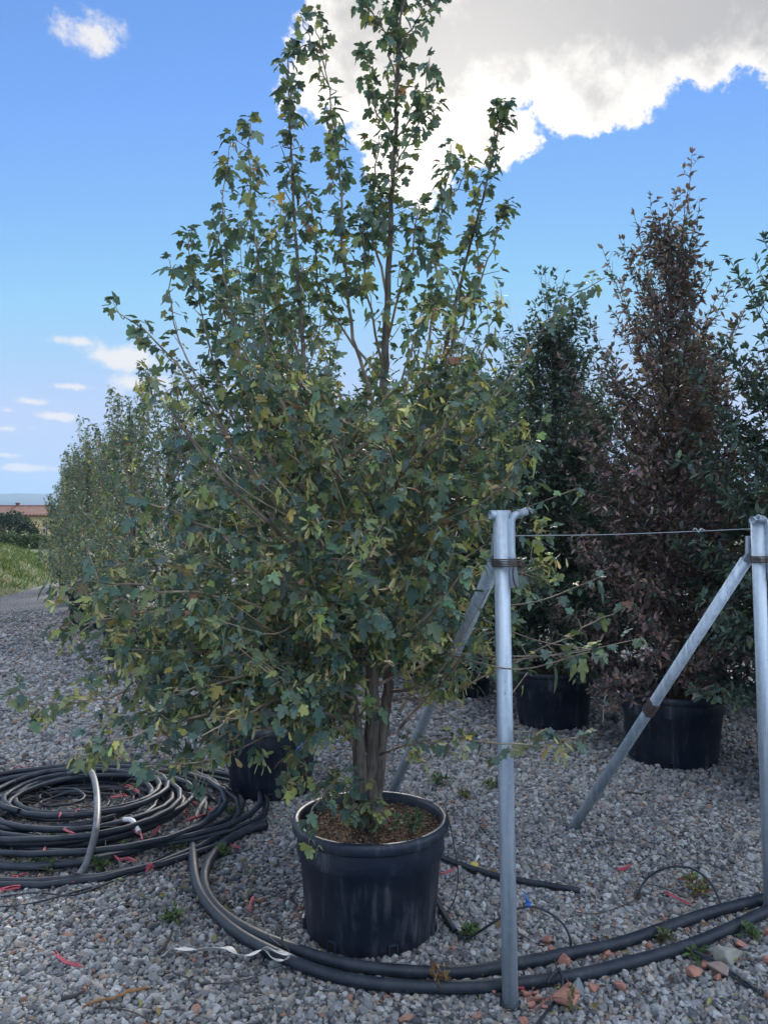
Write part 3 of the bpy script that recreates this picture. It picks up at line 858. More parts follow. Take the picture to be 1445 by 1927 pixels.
    X_([(620, 1080, -.12), (450, 930, -.35), (340, 800, -.4), (275, 700, -.4)], .010, **lo)
    X_([(640, 1180, -.08), (480, 1040, -.3), (340, 970, -.42), (240, 925, -.45)], .010, **lo)
    X_([(648, 1200, -.08), (480, 1120, .1), (320, 1060, .25), (215, 1010, .3)], .010, **lo)
    X_([(650, 1220, -.08), (480, 1140, -.35), (300, 1110, -.5), (150, 1090, -.55)], .010, **lo)
    X_([(656, 1280, -.06), (500, 1190, -.2), (320, 1150, -.3), (95, 1190, -.38)], .010, **lo)
    X_([(664, 1330, -.05), (500, 1270, .05), (350, 1235, .05), (215, 1240, .0)], .010, **lo)
    X_([(668, 1350, -.05), (480, 1300, -.3), (260, 1300, -.45), (130, 1325, -.5), (52, 1322, -.5)], .009, **{**lo, 'tw': .17})
    X_([(670, 1380, -.05), (520, 1330, -.4), (330, 1360, -.6), (150, 1425, -.7)], .010, **{**lo, 'tw': .18})
    X_([(672, 1400, -.03), (570, 1340, -.25), (440, 1385, -.4), (330, 1440, -.5), (262, 1470, -.52)], .008, **{**lo, 'tw': .15})
    X_([(690, 1420, -.03), (620, 1375, -.1), (560, 1410, -.2), (530, 1480, -.25)], .006, **{**lo, 'tw': .14})
    X_([(660, 1300, -.05), (560, 1250, -.35), (440, 1280, -.55), (330, 1300, -.65)], .009, **lo)
    X_([(664, 1340, -.05), (560, 1310, -.45), (470, 1340, -.65), (380, 1385, -.75)], .008, **{**lo, 'tw': .16})
    for tx, ty, td in ((420, 1230, -.62), (300, 1400, -.3), (205, 1370, -.2), (380, 1140, -.7), (545, 1300, -.7), (600, 1150, -.75), (250, 1180, -.15), (700, 1150, -.72), 
                       (440, 1330, .1), (330, 1260, -.5), (520, 1080, -.7), (250, 1050, -.3), (180, 1270, -.1), (420, 1010, -.65), (560, 960, -.72), (800, 1060, -.65), (700, 1010, -.75), (350, 1340, -.35), (250, 1290, -.3), (420, 1290, -.3), (300, 1210, .1), (400, 1170, .2), (200, 1220, -.4), (480, 1240, -.2), (360, 1420, -.55), (240, 1350, .05), (160, 1180, -.2), (330, 1100, -.1)):
        X_([(664, 1330 - (1330 - ty) * .35, -.04), (664 + (tx - 664) * .5, 1290 + (ty - 1290) * .5 - 20, td * .6), (tx, ty, td)], .008, **{**lo, 'tw': .2})
    # right
    X_([(740, 1230, .1), (850, 1180, .0), (930, 1110, -.05), (1000, 1060, -.08)], .009, **lo)
    X_([(735, 1300, .05), (800, 1290, -.1), (860, 1250, -.2), (905, 1190, -.25)], .008, **lo)
    X_([(715, 1420, .0), (800, 1395, -.35), (900, 1392, -.57), (1000, 1405, -.63), (1085, 1388, -.65)], .0045, tw=.07, st=.085, lf=.42, node=.07, seeds=.12)
    X_([(738, 1320, .06), (850, 1300, .0), (980, 1240, -.1), (1100, 1180, -.12), (1182, 1140, -.12)], .006, tw=.08, st=.10, lf=.52, node=.07, seeds=.1)
    X_([(768, 1060, .15), (870, 960, .05), (950, 900, .0), (1010, 830, .0)], .009, **lo)
    X_([(790, 900, .17), (880, 800, .3), (960, 740, .35)], .008, **lo)
    X_([(800, 850, .18), (940, 740, .25), (1050, 580, .25), (1138, 522, .25)], .007, tw=.09, st=.08, lf=.5, node=.05)
    X_([(772, 1020, .15), (880, 1000, .2), (960, 1010, .25), (1035, 1000, .3)], .008, **lo)
    X_([(770, 1090, .14), (870, 1100, -.05), (960, 1080, -.15), (1030, 1085, -.18)], .008, **lo)
    X_([(716, 960, .03), (780, 860, -.3), (850, 790, -.45), (900, 720, -.5)], .009, **lo)
    X_([(714, 1000, .03), (640, 900, -.35), (560, 800, -.5), (500, 700, -.55)], .009, **lo)
    X_([(712, 1050, .03), (700, 950, -.4), (640, 860, -.6), (620, 760, -.65)], .009, **lo)
    X_([(740, 1220, .1), (800, 1150, -.35), (840, 1080, -.55), (860, 1000, -.6)], .009, **lo)
    X_([(738, 1250, .1), (780, 1200, -.4), (800, 1180, -.6), (830, 1140, -.68)], .008, **lo)
    for tx, ty, td in ((965, 860, -.1), (900, 950, -.35), (940, 1000, .1), (880, 1150, .25), (850, 900, -.45), (960, 1180, .12), (900, 1080, .3), (940, 790, .1), (860, 780, -.3), (880, 700, .25)):
        X_([(752, ty + 190, .1), (752 + (tx - 752) * .55, ty + 70, td * .6), (tx, ty, td)], .008, **{**lo, 'tw': .18})
    # shoots from the base
    X_([(680, 1500, -.03), (625, 1480, -.15), (585, 1530, -.27), (592, 1590, -.30)], .004, tw=.09, st=.05, lf=.35, node=.045)
    X_([(684, 1510, -.04), (640, 1470, -.12), (600, 1440, -.16)], .004, tw=.09, st=.05, lf=.3, node=.045)
    X_([(692, 1538, -.05), (700, 1530, -.10), (706, 1545, -.15)], .003, tw=.06, st=.04, lf=.2, node=.03, first=.1)
    X_([(692, 1538, -.05), (672, 1520, -.10), (650, 1530, -.15)], .003, tw=.06, st=.04, lf=.2, node=.03, first=.1)
    for k in range(46):
        a = random.uniform(math.pi * .75, math.pi * 1.9); z0 = random.uniform(.45, 1.25); R0 = random.uniform(.25, .55)
        p0 = Vector((math.cos(a) * R0, math.sin(a) * R0, z0)); ln = random.uniform(.25, .6)
        d_ = Vector((math.cos(a + random.gauss(0, .6)), math.sin(a + random.gauss(0, .6)), random.uniform(-.15, .7))).normalized()
        q = spline([p0, p0 + d_ * ln * .5 + rv(.015), p0 + d_ * ln + Vector((0, 0, ln * .12))], 4)
        pl.twigs.tube(q, [.0034 - .0018 * i / (len(q) - 1) for i in range(len(q))], 5); pl.leaves_along(q, .72, .05, LS)
    # fill limbs all round
    stems = (Bs, As, Cs)
    hs_, rs_ = [.45, .8, 1.2, 1.7, 2.1, 2.5, 2.8], [.75, .95, .86, .68, .52, .34, .2]
    for i in range(80):
        pts = stems[random.choice((0, 0, 1, 2))]
        z0 = .38 + 1.15 * ((i + random.random()) / 80) ** .9
        p = min(pts, key=lambda q: abs(q.z - z0))
        a = i * 2.39996 + random.gauss(0, .3)
        if math.sin(a) < -.5 and random.random() < .25: a += math.pi
        R_ = float(np.interp(z0, hs_, rs_)) * random.uniform(.62, 1.02)
        if math.cos(a) > .15 and z0 < .95 and random.random() < .7: continue
        if math.cos(a) > .2: R_ *= .62
        rise = .10 + .34 * z0 / 1.6 * random.uniform(.6, 1.3)
        h = Vector((math.cos(a), math.sin(a) * .9, 0))
        path = [p, p + h * R_ * .5 + Vector((0, 0, rise * .45)), p + h * R_ * .85 + Vector((0, 0, rise * .85)), p + h * R_ + Vector((0, 0, rise * 1.3))]
        limb(pl, path, .0085, .0018, .20, .082, LS, .2, .42, .034, .36, .4)
    return pl
mm = main_maple()
V_main = Variant(mm, MAPLE0, MAPLE_PAL, 'maple_leaf', 300, Vector((0, 0, EYE)) - BASE)
V_main.place('maple_tree', BASE, 0, 1, 'tall multi-stemmed field maple with yellow seed clusters in the front black pot', 'tree', near=True)

# ================================================================== THE MAPLES BEHIND IT
ORD = ['third', 'fourth', 'fifth', 'sixth', 'seventh', 'eighth', 'ninth', 'tenth', 'eleventh', 'twelfth', 'thirteenth']
def row_maple(seed, H=3.0):
    random.seed(seed); pl = Plant(); LS = .046
    st = [Vector((0, 0, -.03))] + [Vector((random.gauss(0, .03), random.gauss(0, .03), H * k / 6)) for k in range(1, 7)]
    pts = spline(st, 6); n = len(pts)
    pl.wood.tube(pts, [.045 * (1 - i / n) ** .8 + .003 for i in range(n)], 10)
    limb(pl, pts[int(n * .6)::3] + [pts[-1]], .004, .002, .12, .06, LS, 0, .02, .036)
    N = 62
    for i in range(N):
        f = (i + random.random()) / N; z0 = .12 + (H * .78 - .12) * f
        p = min(pts, key=lambda q: abs(q.z - z0)); a = i * 2.4 + random.gauss(0, .3)
        R_ = float(np.interp(f, [0, .15, .5, .8, 1], [.62, .78, .66, .40, .2])) * random.uniform(.6, 1.15)
        rise = (.15 + .55 * f) * random.uniform(.7, 1.4)
        h = Vector((math.cos(a), math.sin(a), 0))
        path = [p, p + h * R_ * .5 + Vector((0, 0, rise * .4)), p + h * R_ * .85 + Vector((0, 0, rise * .85)), p + h * R_ + Vector((0, 0, rise * 1.35))]
        limb(pl, path, .008, .0018, .20, .085, LS, .2, .4, .047, .10 if f < .6 else .02, .4)
    return pl
vA = row_maple(21, 2.75)
V_rowA = Variant(vA, MAPLE1, MAPLE_PAL, 'maple_leaf', 120, (0.6, -4.5, 1.2))
V_rowB = Variant(row_maple(22, 2.5), MAPLE1, MAPLE_PAL, 'maple_leaf')
V_rowC = Variant(row_maple(23, 2.6), MAPLE1, MAPLE_PAL, 'maple_leaf')
p2 = G(510, 1512); row_dir = Vector((-.47, 1.0, 0))
p2c = Vector((p2.x * (p2.y + .24) / p2.y, p2.y + .24, 0))
place_pot(pm_row, p2c, .8, 'black plastic pot with a strip of blue tape, right behind the front pot', s=1.0)
V_rowA.place('maple_tree', p2c + Vector((0, 0, .375)), 0, .95, 'field maple in the taped pot, right behind the tall front maple', 'tree', near=True)
for i, dy in enumerate((2.9, 4.5, 6.1, 7.6, 9.1, 10.6, 12.2, 13.8, 15.4, 17.0)):
    c = p2c + row_dir * dy + Vector((random.gauss(0, .08), 0, 0))
    place_pot(pm_row, c, i * 1.3, 'black pot, %s in the maple row counting from the front pot' % ORD[i], 'pots of the receding maple row')
    (V_rowB, V_rowC, V_rowA)[i % 3].place('maple_tree', c + Vector((0, 0, .375)), i * 1.9, .94 + .05 * math.sin(i * 2.3), 'smaller field maple, %s in its row counting from the tall front maple' % ORD[i], 'tree', 'field maples receding in the row')

# ================================================================== HORNBEAMS AND BEECH ON THE RIGHT
def feathered(seed, H, W, leaf=.05, dens=1.0, leader_leaf=.35, bare=False):
    random.seed(seed); pl = Plant()
    st = [Vector((0, 0, -.03))] + [Vector((random.gauss(0, .025), random.gauss(0, .025), H * k / 6)) for k in range(1, 7)]
    pts = spline(st, 6); n = len(pts)
    pl.wood.tube(pts, [.04 * (1 - i / n) ** .8 + .002 for i in range(n)], 8)
    def lv(q, step, size, c=0): pl.leaves_along(q, .1, step, size, clump=c, pair=False, droop=-.1)
    lv(pts[int(n * .7):], .022, leaf)
    N = int(225 * dens)
    for i in range(N):
        f = (i + random.random()) / N; z0 = .06 + (H * .93) * f ** 1.12
        p = min(pts, key=lambda q: abs(q.z - z0)); a = i * 2.4 + random.gauss(0, .4)
        R_ = W * float(np.interp(f, [0, .12, .4, .7, .9, 1], [.80, 1, .85, .52, .24, .1])) * random.uniform(.6, 1.15)
        rise = R_ * float(np.interp(f, [0, .1, .35, .7, 1], [-.12, .25, .75, 1.3, 2.6])) * random.uniform(.7, 1.3)
        if f > .35 and random.random() < .16: rise += random.uniform(.25, .55)
        h = Vector((math.cos(a), math.sin(a), 0))
        q = spline([p, p + h * R_ * .5 + Vector((0, 0, rise * .4)), p + h * R_ + Vector((0, 0, rise))], 4)
        q = [k + rv(.008) for k in q]
        pl.twigs.tube(q, [.006 * (1 - .75 * j / (len(q) - 1)) for j in range(len(q))], 4, cap=False)
        cl = min(1, max(0, (f - .3) * 2.2)); lv(q, .026, leaf, cl)
        tot = (q[-1] - q[0]).length; m_ = max(2, int(tot / .05))
        for j in range(m_):
            s_ = .15 + .8 * (j + random.random()) / m_
            k = s_ * (len(q) - 1); i0 = int(k); b_ = q[i0].lerp(q[min(i0 + 1, len(q) - 1)], k - i0)
            d = (q[min(i0 + 1, len(q) - 1)] - q[i0]).normalized() if i0 + 1 < len(q) else h
            sd_ = d.cross(Vector((0, 0, 1))).normalized() * (1 if j % 2 else -1)
            dr = (d * .7 + sd_ * random.uniform(.5, 1) + Vector((0, 0, random.uniform(-.2, .6)))).normalized()
            ln = random.uniform(.07, .2) * (1.1 - .5 * s_)
            tq = [b_, b_ + dr * ln * .5 + rv(.006), b_ + dr * ln + rv(.01)]
            pl.twigs.tube(tq, [.0016, .0013, .001], 3, cap=False)
            if random.random() > cl * .45: lv(tq, .024, leaf, cl)
    return pl
random.seed(3)
hv = dict(far_tmpl=OVATE1, wood_mat='bark', twig_mat='dark_twig', sam=False)
row2 = [G(1265, 1452), G(1040, 1378)]
c_cop = Vector((row2[0].x * (row2[0].y + .285) / row2[0].y, row2[0].y + .285, 0))
c_grn = Vector((row2[1].x * (row2[1].y + .285) / row2[1].y, row2[1].y + .285, 0))
V_cop = Variant(feathered(31, 3.2, .80, .052, 1.0), OVATE, COPPER_PAL, 'hornbeam_leaf', 150, (-1.6, -5.0, 1.0), **hv)
V_grn = Variant(feathered(32, 2.8, .98, .055, 1.05), OVATE, GREEN_PAL, 'hornbeam_leaf', 150, (-1.0, -6.0, 1.0), **hv)
V_grn2 = Variant(feathered(33, 2.9, .95, .062, .95), OVATE, GREEN_PAL, 'hornbeam_leaf', 0, None, **hv)
zb = Vector((0, 0, .415))
place_pot(pm_big, c_cop, .3, 'wide black pot holding the copper brown beech')
V_cop.place('beech_tree', c_cop + zb, .0, 1.0, 'copper brown beech in the wide black pot behind the slanting brace', 'tree', near=True)
place_pot(pm_big, c_grn, 1.1, 'black pot of the dark green hornbeam next to the copper beech', s=.94)
V_grn.place('hornbeam_tree', c_grn + zb * .94, .0, .97, 'dark green hornbeam in the pot next to the copper beech', 'tree', near=True)
near_c = c_cop + Vector((.62, -.86, 0))
place_pot(pm_big, near_c, 2.0, 'black pot at the near end of the hornbeam row')
V_grn2.place('hornbeam_tree', near_c + zb, .7, .98, 'light green hornbeam at the near end of its row, before the copper beech', 'tree')
step2 = Vector((-.56, 1.06, 0)); ORD2 = ['first', 'second'] + ORD
for i in range(1, 9):
    c = c_grn + step2 * i * 1.05 + Vector((random.gauss(0, .05), 0, 0))
    place_pot(pm_big, c, i * .9, 'black pot in the hornbeam row, %s behind the copper beech' % ORD2[i], 'pots of the second tree row', .92)
    (V_grn2, V_grn, V_grn)[i % 3].place('hornbeam_tree', c + zb * .92, i * 2.1, .86 + .05 * math.sin(i * 1.7), 'green hornbeam, %s behind the copper beech in its row' % ORD2[i], 'tree', 'hornbeams farther back in the second row')
row3 = Vector((3.55, 6.3, 0))
for i in range(7):
    c = row3 + step2 * i * 1.15 + Vector((random.gauss(0, .06), 0, 0))
    place_pot(pm_big, c, i * .7, 'black pot in the hindmost hornbeam row, %s from its near end' % ORD2[i], 'pots of the third tree row')
    (V_grn, V_grn2)[i % 2].place('hornbeam_tree', c + zb, i * 1.4 + .5, .95 + .05 * math.sin(i * 2.7), 'green hornbeam in the hindmost row, %s from its near end' % ORD2[i], 'tree', 'hornbeams of the hindmost row')

# ================================================================== STEEL SUPPORTS
def wraps(mb_, p, axis, r, n, pitch, wr, u=None, ell=1.0):
    axis = Vector(axis).normalized(); u = Vector(u) if u else axis.orthogonal(); u = (u - axis * u.dot(axis)).normalized(); w = axis.cross(u)
    pts = []
    for k in range(int(n * 16) + 1):
        a = 2 * math.pi * k / 16
        pts.append(Vector(p) + axis * (pitch * k / 16 - pitch * n / 2) + u * math.cos(a) * r * ell + w * math.sin(a) * r)
    mb_.tube(pts, wr, 5)
def support(name, base, top, brace_foot, label, head_dir, small_off, coil=None):
    base, top = Vector(base), Vector(top)
    r = empty(name, base); tag(r, label, 'post')
    loc = lambda p: Vector(p) - base
    ax = (top - base).normalized(); R = .026
    m_ = MB(); m_.tube([loc(base + ax * -.02), loc(top)], R, 24, hollow=.004); m_.build('post', 'galvanised', r)
    m_ = MB(); m_.tube([(0, 0, -.01), (0, 0, .018)], .034, 20); m_.build('foot_collar', 'pipe_black', r)
    # head: short bar across the top
    hd = Vector(head_dir).normalized()
    m_ = MB(); m_.tube([loc(top - hd * .038 + Vector((0, 0, -.012))), loc(top + hd * .03 + Vector((0, 0, -.012)))], .0155, 14, hollow=.003); m_.build('head_sleeve', 'galvanised', r)
    # bent bar strapped beside the post
    so = Vector(small_off); sr = .0125
    e = top + so + Vector((0, 0, -.012))
    bar = [e + so.normalized() * .012 + Vector((0, 0, -.235)), e + Vector((0, 0, -.12)), e + Vector((0, 0, -.02)), e + hd * .012 + Vector((0, 0, -.002)), e + hd * .055 + Vector((0, 0, .010))]
    m_ = MB(); m_.tube([loc(p) for p in bar], sr, 14, hollow=.003); bb = m_.build('strapped_bar', 'galvanised', r)
    m_ = MB(); wraps(m_, loc(e + hd * .03 + Vector((0, 0, .002))), hd, sr + .002, 3.2, .006, .0016)
    q = loc(e + hd * .055 + Vector((0, 0, .01)))
    m_.tube(spline([q, q + Vector((.012, -.01, .008)), q + Vector((.02, .0, -.008)), q + Vector((.006, .01, .012)), q + Vector((.022, .004, .004))], 4), .0022, 5)
    m_.build('wire_end', 'steel_wire', bb)
    # tie of dark wire round post and bar
    tz = top - ax * .168 + so * .5
    m_ = MB(); wraps(m_, loc(tz), ax, R + .006, 5.1, .0056, .0022, so, (R + sr + .010) / (R + .006) * 1.0)
    q = loc(tz + so * .9 + Vector((0, -.02, 0)))
    m_.tube(spline([q, q + Vector((.012, -.008, .006)), q + Vector((.02, 0, -.02)), q + Vector((.03, -.004, -.05)), q + Vector((.048, 0, -.07))], 4), .0022, 5)
    m_.tube(spline([q + Vector((-.012, -.004, 0)), q + Vector((-.016, -.006, -.03)), q + Vector((-.012, -.004, -.06)), q + Vector((-.004, -.004, -.078))], 4), .0026, 5)
    m_.build('wire_tie', 'rusty_wire', r)
    # brace: pipe flattened where it is bolted to the post
    bf = Vector(brace_foot); bt = top - ax * .15; side = (bf - bt); side.z = 0; side.normalize()
    bt = bt + side * (R + .012) + Vector((0, 0, .0)); a_ = (bf - bt).normalized()
    start = bt + a_ * .03
    m_ = MB(); m_.tube([loc(start), loc(bf + a_ * .02)], .0245, 20, hollow=.003); br = m_.build('brace', 'galvanised', r)
    perp = side.cross(Vector((0, 0, 1))).normalized()
    pv = []
    for (p, w_) in ((bt + Vector((0, 0, .075)), .020), (bt + Vector((0, 0, .004)), .024), (start + a_ * .03, .0242)):
        for sx, sy in ((-1, -1), (1, -1), (1, 1), (-1, 1)):
            pv.append(loc(p + perp * w_ * sx + side * .006 * sy))
    m_ = MB(); m_.add(pv, [(0, 1, 2, 3), (0, 4, 5, 1), (1, 5, 6, 2), (2, 6, 7, 3), (3, 7, 4, 0), (4, 8, 9, 5), (5, 9, 10, 6), (6, 10, 11, 7), (7, 11, 8, 4)])
    m_.build('flattened_end', 'galvanised', br, False)
    m_ = MB(); bp = bt + Vector((0, 0, .035)); m_.tube([loc(bp - side * .02), loc(bp + side * .014)], .007, 6); m_.build('bolt', 'rusty_wire', br)
    if coil:
        m_ = MB(); wraps(m_, loc(start.lerp(bf, coil)), a_,   .0275, 9, .0085, .0030); m_.build('wire_coil', 'rusty_wire', br)
    return e + hd * .05
postA_b = G(960, 1893); postA_t = P(942, 962, 2.60)
tipA = support('support_post', postA_b, postA_t, G(735, 1496), 'galvanised steel post with rear brace beside the front pot', (.9, .25, .02), (.032, -.012, 0))
postB_b = G(1450, 1721); postB_t = P(1424, 974, 3.22)
tipB = support('support_post', postB_b, postB_t, G(1077, 1559), 'galvanised steel post whose brace carries a coil of wire, near the copper beech', (-.85, -.4, .02), (.034, -.012, 0), .49)
m_ = MB(); a_, b_ = tipA, postB_t + Vector((-.028, 0, -.045)); mid = (a_ + b_) / 2 + Vector((0, 0, -.012))
a_ = P(962, 1008, 2.62); pts = spline([a_, a_.lerp(b_, .33) + Vector((0, 0, -.006)), a_.lerp(b_, .7) + Vector((0, 0, -.004)), b_], 6)
m_.tube(pts, .0014, 5)
k_ = a_.lerp(b_, .72)
m_.tube(spline([k_, k_ + Vector((.01, 0, .008)), k_ + Vector((.02, 0, -.008)), k_ + Vector((.03, 0, .006)), k_ + Vector((.045, 0, 0))], 3), .0022, 5)
tag(m_.build('wire', 'steel_wire'), 'taut steel wire strung between the two braced posts', 'wire')
def stake(px, py, top_py, r_, label):
    b0 = G(px, py); o = empty('tree_stake', b0); tag(o, label, 'stake')
    t0 = P(px - 1, top_py, b0.y) - b0
    m1 = MB(); m1.tube([(0, 0, -.02), t0], r_, 12, hollow=.003); m1.build('tube', 'galvanised', o)
    m1 = MB(); m1.tube([t0 + Vector((0, 0, -.002)), t0 + Vector((0, 0, .012))], r_ * 1.25, 12); m1.build('cap', 'white_plastic', o)
stake(709, 1392, 880, .017, 'pale metal stake standing behind the trunk of the front maple')
stake(441, 1350, 960, .015, 'thin pale metal stake behind the taped pot')

# ================================================================== PIPES AND HOSES ON THE GROUND
def pipe(name, pts, r_, mat_, label, cat='pipe', group=None, n=12, sub=7, hollow=True):
    m1 = MB(); q = spline(pts, sub); base = q[0].copy(); base.z = 0
    m1.tube([p - base for p in q], r_, n, hollow=r_ * .2 if hollow else 0)
    o = m1.build(name, mat_, loc=base); tag(o, label, cat, group); return o
def gp(lst, r_, lift=0.0):
    """points on the ground (px,py[,extra height]) with the pipe centre at its radius"""
    return [G(p[0], p[1], r_ + lift + (p[2] if len(p) > 2 else 0)) for p in lst]
PR = .0215
pipe('water_pipe', gp([(502, 1551, .01), (470, 1560, .008), (430, 1582), (400, 1612), (385, 1650), (395, 1690), (430, 1728), (490, 1762), (560, 1788), (640, 1812), (740, 1826), (860, 1830), (960, 1816), (1060, 1796), (1160, 1776), (1250, 1746), (1340, 1716), (1445, 1690), (1620, 1650)], PR, .006), PR, 'pipe_black',
     'thick black water pipe curving round the front pot, ending at a cut beside it')
pipe('water_pipe', gp([(392, 1500), (372, 1530), (363, 1570), (364, 1620), (372, 1668), (398, 1712), (450, 1758), (530, 1800), (620, 1834), (720, 1852), (850, 1858), (960, 1852), (1080, 1836), (1180, 1812), (1280, 1784), (1370, 1748), (1450, 1712), (1620, 1650)], PR, .006), PR, 'pipe_black',
     'thick black water pipe on the outside of the bend, leading off from the coil')
pipe('pipe_coupling', [G(476, 1559, .03), G(500, 1552, .032)], .0245, 'pipe_black', 'black sleeve over the cut end of the thick water pipe', 'pipe', sub=2)
pipe('hose', gp([(812, 1604), (840, 1617), (890, 1635), (950, 1652), (1020, 1664), (1090, 1676)], .013, .006), .013, 'pipe_black', 'straight black hose with a yellow connector emerging behind the front pot', 'hose')
o = empty('hose_connector', G(892, 1637)); tag(o, 'yellow and white connector clipped on the straight black hose', 'connector')
m1 = MB(); a_ = (G(896, 1638) - G(888, 1635)).normalized(); m1.tube([Vector((0, 0, .019)) - a_ * .014, Vector((0, 0, .019)) + a_ * .014], .0165, 12); m1.build('collar', 'yellow_plastic', o)
m1 = MB(); m1.tube([(0.004, 0, .034), (.022, .012, .062)], .006, 8); m1.build('lever', 'white_plastic', o)
pipe('hose', gp([(812, 1672), (826, 1704), (842, 1732), (857, 1754)], .012, .006), .012, 'pipe_black', 'short black hose end poking out beside the front pot', 'hose')
pipe('drip_tube', [G(857, 1754, .014), G(872, 1764, .02), G(890, 1760, .025), P(925, 1738, 2.95), P(960, 1716, 2.96), P(995, 1706, 2.97), P(1030, 1716, 2.98), P(1058, 1738, 2.95), P(1072, 1765, 2.92), G(1074, 1790, .005)], .0045, 'pipe_black',
     'thin black drip tube arching past the steel post with a blue tie', 'tube', n=6)
q = P(994, 1702, 2.97)
m1 = MB(); wraps(m1, (0, 0, 0), (1, .1, .1), .0075, 2.2, .007, .0035); m1.tube([(0, 0, .004), (-.008, -.005, .022), (-.014, 0, .045)], [.005, .005, .002], 5)
tag(m1.build('blue_tie', 'blue_tape', loc=q), 'blue plastic tie knotted on the arching drip tube', 'tie')
pipe('drip_tube', [G(1200, 1690, .004), P(1206, 1668, 3.42), P(1228, 1644, 3.42), P(1265, 1631, 3.40), P(1305, 1636, 3.38), P(1338, 1664, 3.34), G(1360, 1712, .004)], .0048, 'pipe_black',
     'thin black drip tube standing up in an arch over weeds', 'tube', n=6)
pipe('drip_tube_plug', [G(1199, 1692, .004), G(1202, 1680, .02)], .008, 'pipe_black', 'black plug at the foot of the arched drip tube', 'plug', sub=2)
pipe('drip_tube', gp([(1080, 1716, .002), (1130, 1718), (1200, 1690), (1215, 1666), (1240, 1668), (1290, 1690)], .0022, .012), .0022, 'rusty_wire', 'very thin dark line trailing over the gravel below the arched tube', 'line', n=5)
pipe('drip_tube', gp([(1302, 1788, .035), (1340, 1806, .02), (1390, 1840), (1432, 1872)], .0055, .01), .0055, 'pipe_black', 'thin black tube leading from the outer thick pipe past the pale stone', 'tube', n=6)
pipe('drip_tube', gp([(1308, 1792, .03), (1350, 1818, .02), (1400, 1852), (1428, 1864)], .0045, .01), .0045, 'pipe_black', 'thinner black tube lying along another past the pale stone', 'tube', n=6)
pipe('drip_tube', gp([(1052, 1822, .055), (1058, 1850, .03), (1046, 1880), (1022, 1912), (1000, 1940)], .0055, .012), .0055, 'pipe_black', 'thin black tube crossing the broken brick before the steel post', 'tube', n=6)
pipe('drip_tube', gp([(1052, 1824, .05), (1036, 1838, .045), (1030, 1850, .03)], .006, .012), .006, 'pipe_black', 'short black tube stub hooked over the thick pipes', 'tube', n=6)
pipe('drip_tube', gp([(945, 1735), (1000, 1770), (1035, 1790), (1048, 1822, .03)], .002, .014), .002, 'rusty_wire', 'fine dark line crossing the gravel towards the broken brick', 'line', n=5)
pipe('drip_tube', [P(826, 1512, 3.2), P(838, 1520, 3.15), P(852, 1580, 3.18), P(862, 1640, 3.2), P(856, 1690, 3.2), G(840, 1718, .004)], .0022, 'rusty_wire', 'fine dark line hanging down from the rim of the front pot', 'line', n=5)

def coil(cx, cy_, turns, r0, r1, z0, z1, pr, jit, seed, ph=0.0, sq=1.0):
    random.seed(seed); pts = []; n = int(turns * 22)
    ox = [random.gauss(0, jit) for _ in range(int(turns) + 3)]; oy = [random.gauss(0, jit) for _ in range(int(turns) + 3)]
    for i in range(n + 1):
        f = i / n; a = ph + 2 * math.pi * i / 22; k = i / 22; k0 = int(k); u = k - k0; u = u * u * (3 - 2 * u)
        x = ox[k0] * (1 - u) + ox[k0 + 1] * u; y = oy[k0] * (1 - u) + oy[k0 + 1] * u
        r_ = r0 + (r1 - r0) * (0.5 - 0.5 * math.cos(f * math.pi * 2.2 + seed))
        z = z0 + (z1 - z0) * f + .018 * mnoise.noise((math.cos(a) * 1.3, math.sin(a) * 1.3, k * .7 + seed))
        pts.append(Vector((cx + x + r_ * math.cos(a), cy_ + y + r_ * math.sin(a) * sq, max(z, pr + .004))))
    return pts
def coil_obj(pts, pr, label, mat_='pipe_black', cat='pipe coil', group=None, name='pipe_coil'):
    m1 = MB(); base = Vector((sum(p.x for p in pts) / len(pts), sum(p.y for p in pts) / len(pts), 0))
    m1.tube([p - base for p in pts], pr, 9, hollow=pr * .2); o = m1.build(name, mat_, loc=base); tag(o, label, cat, group)
ci = G(160, 1532); co_ = G(140, 1542)
coil_obj(coil(ci.x + .02, ci.y - .05, 7.5, .40, .56, .018, .10, .0155, .045, 5, .6, .95), .0155, 'tight inner coil of black pipe lying in the heap')
coil_obj(coil(ci.x - .02, ci.y + .02, 3.3, .36, .46, .07, .13, .0155, .05, 29, 2.6, .9), .0155, 'upper turns of black pipe on top of the tight inner coil')
coil_obj(coil(co_.x - .12, co_.y + .05, 4.3, .72, .96, .018, .05, .0155, .09, 8, 2.0, .90), .0155, 'wide outer loops of black pipe round the coiled heap')
coil_obj(coil(co_.x + .10, co_.y, 3.4, .62, .80, .04, .12, .0145, .09, 13, 1.2, .85), .0145, 'loose middle loops of black pipe thrown over the heap')
coil_obj(coil(co_.x + .25, co_.y + .1, 2.3, .62, .74, .018, .05, .010, .08, 17, .2, .8), .010, 'thin black hose looped on the edge of the heap towards the taped pot', cat='hose')
coil_obj(coil(ci.x - .03, ci.y + .05, 4.4, .14, .33, .018, .07, .008, .06, 19, 1.2, .8), .008, 'thin black hose curled inside the tight inner coil', cat='hose')
m1 = MB(); random.seed(77)
for k in range(200):
    a = random.uniform(0, 6.28); rr_ = .85 * math.sqrt(random.random()); q0 = Vector((rr_ * math.cos(a), rr_ * math.sin(a) * .9, random.uniform(.015, .10) if rr_ < .6 else .02))
    d_ = Vector((random.gauss(0, 1), random.gauss(0, 1), random.gauss(0, .18))).normalized() * random.uniform(.05, .16)
    m1.tube(spline([q0 - d_, q0 + rv(.02), q0 + d_ + Vector((0, 0, random.uniform(-.01, .03)))], 3), random.uniform(.001, .0028), 4)
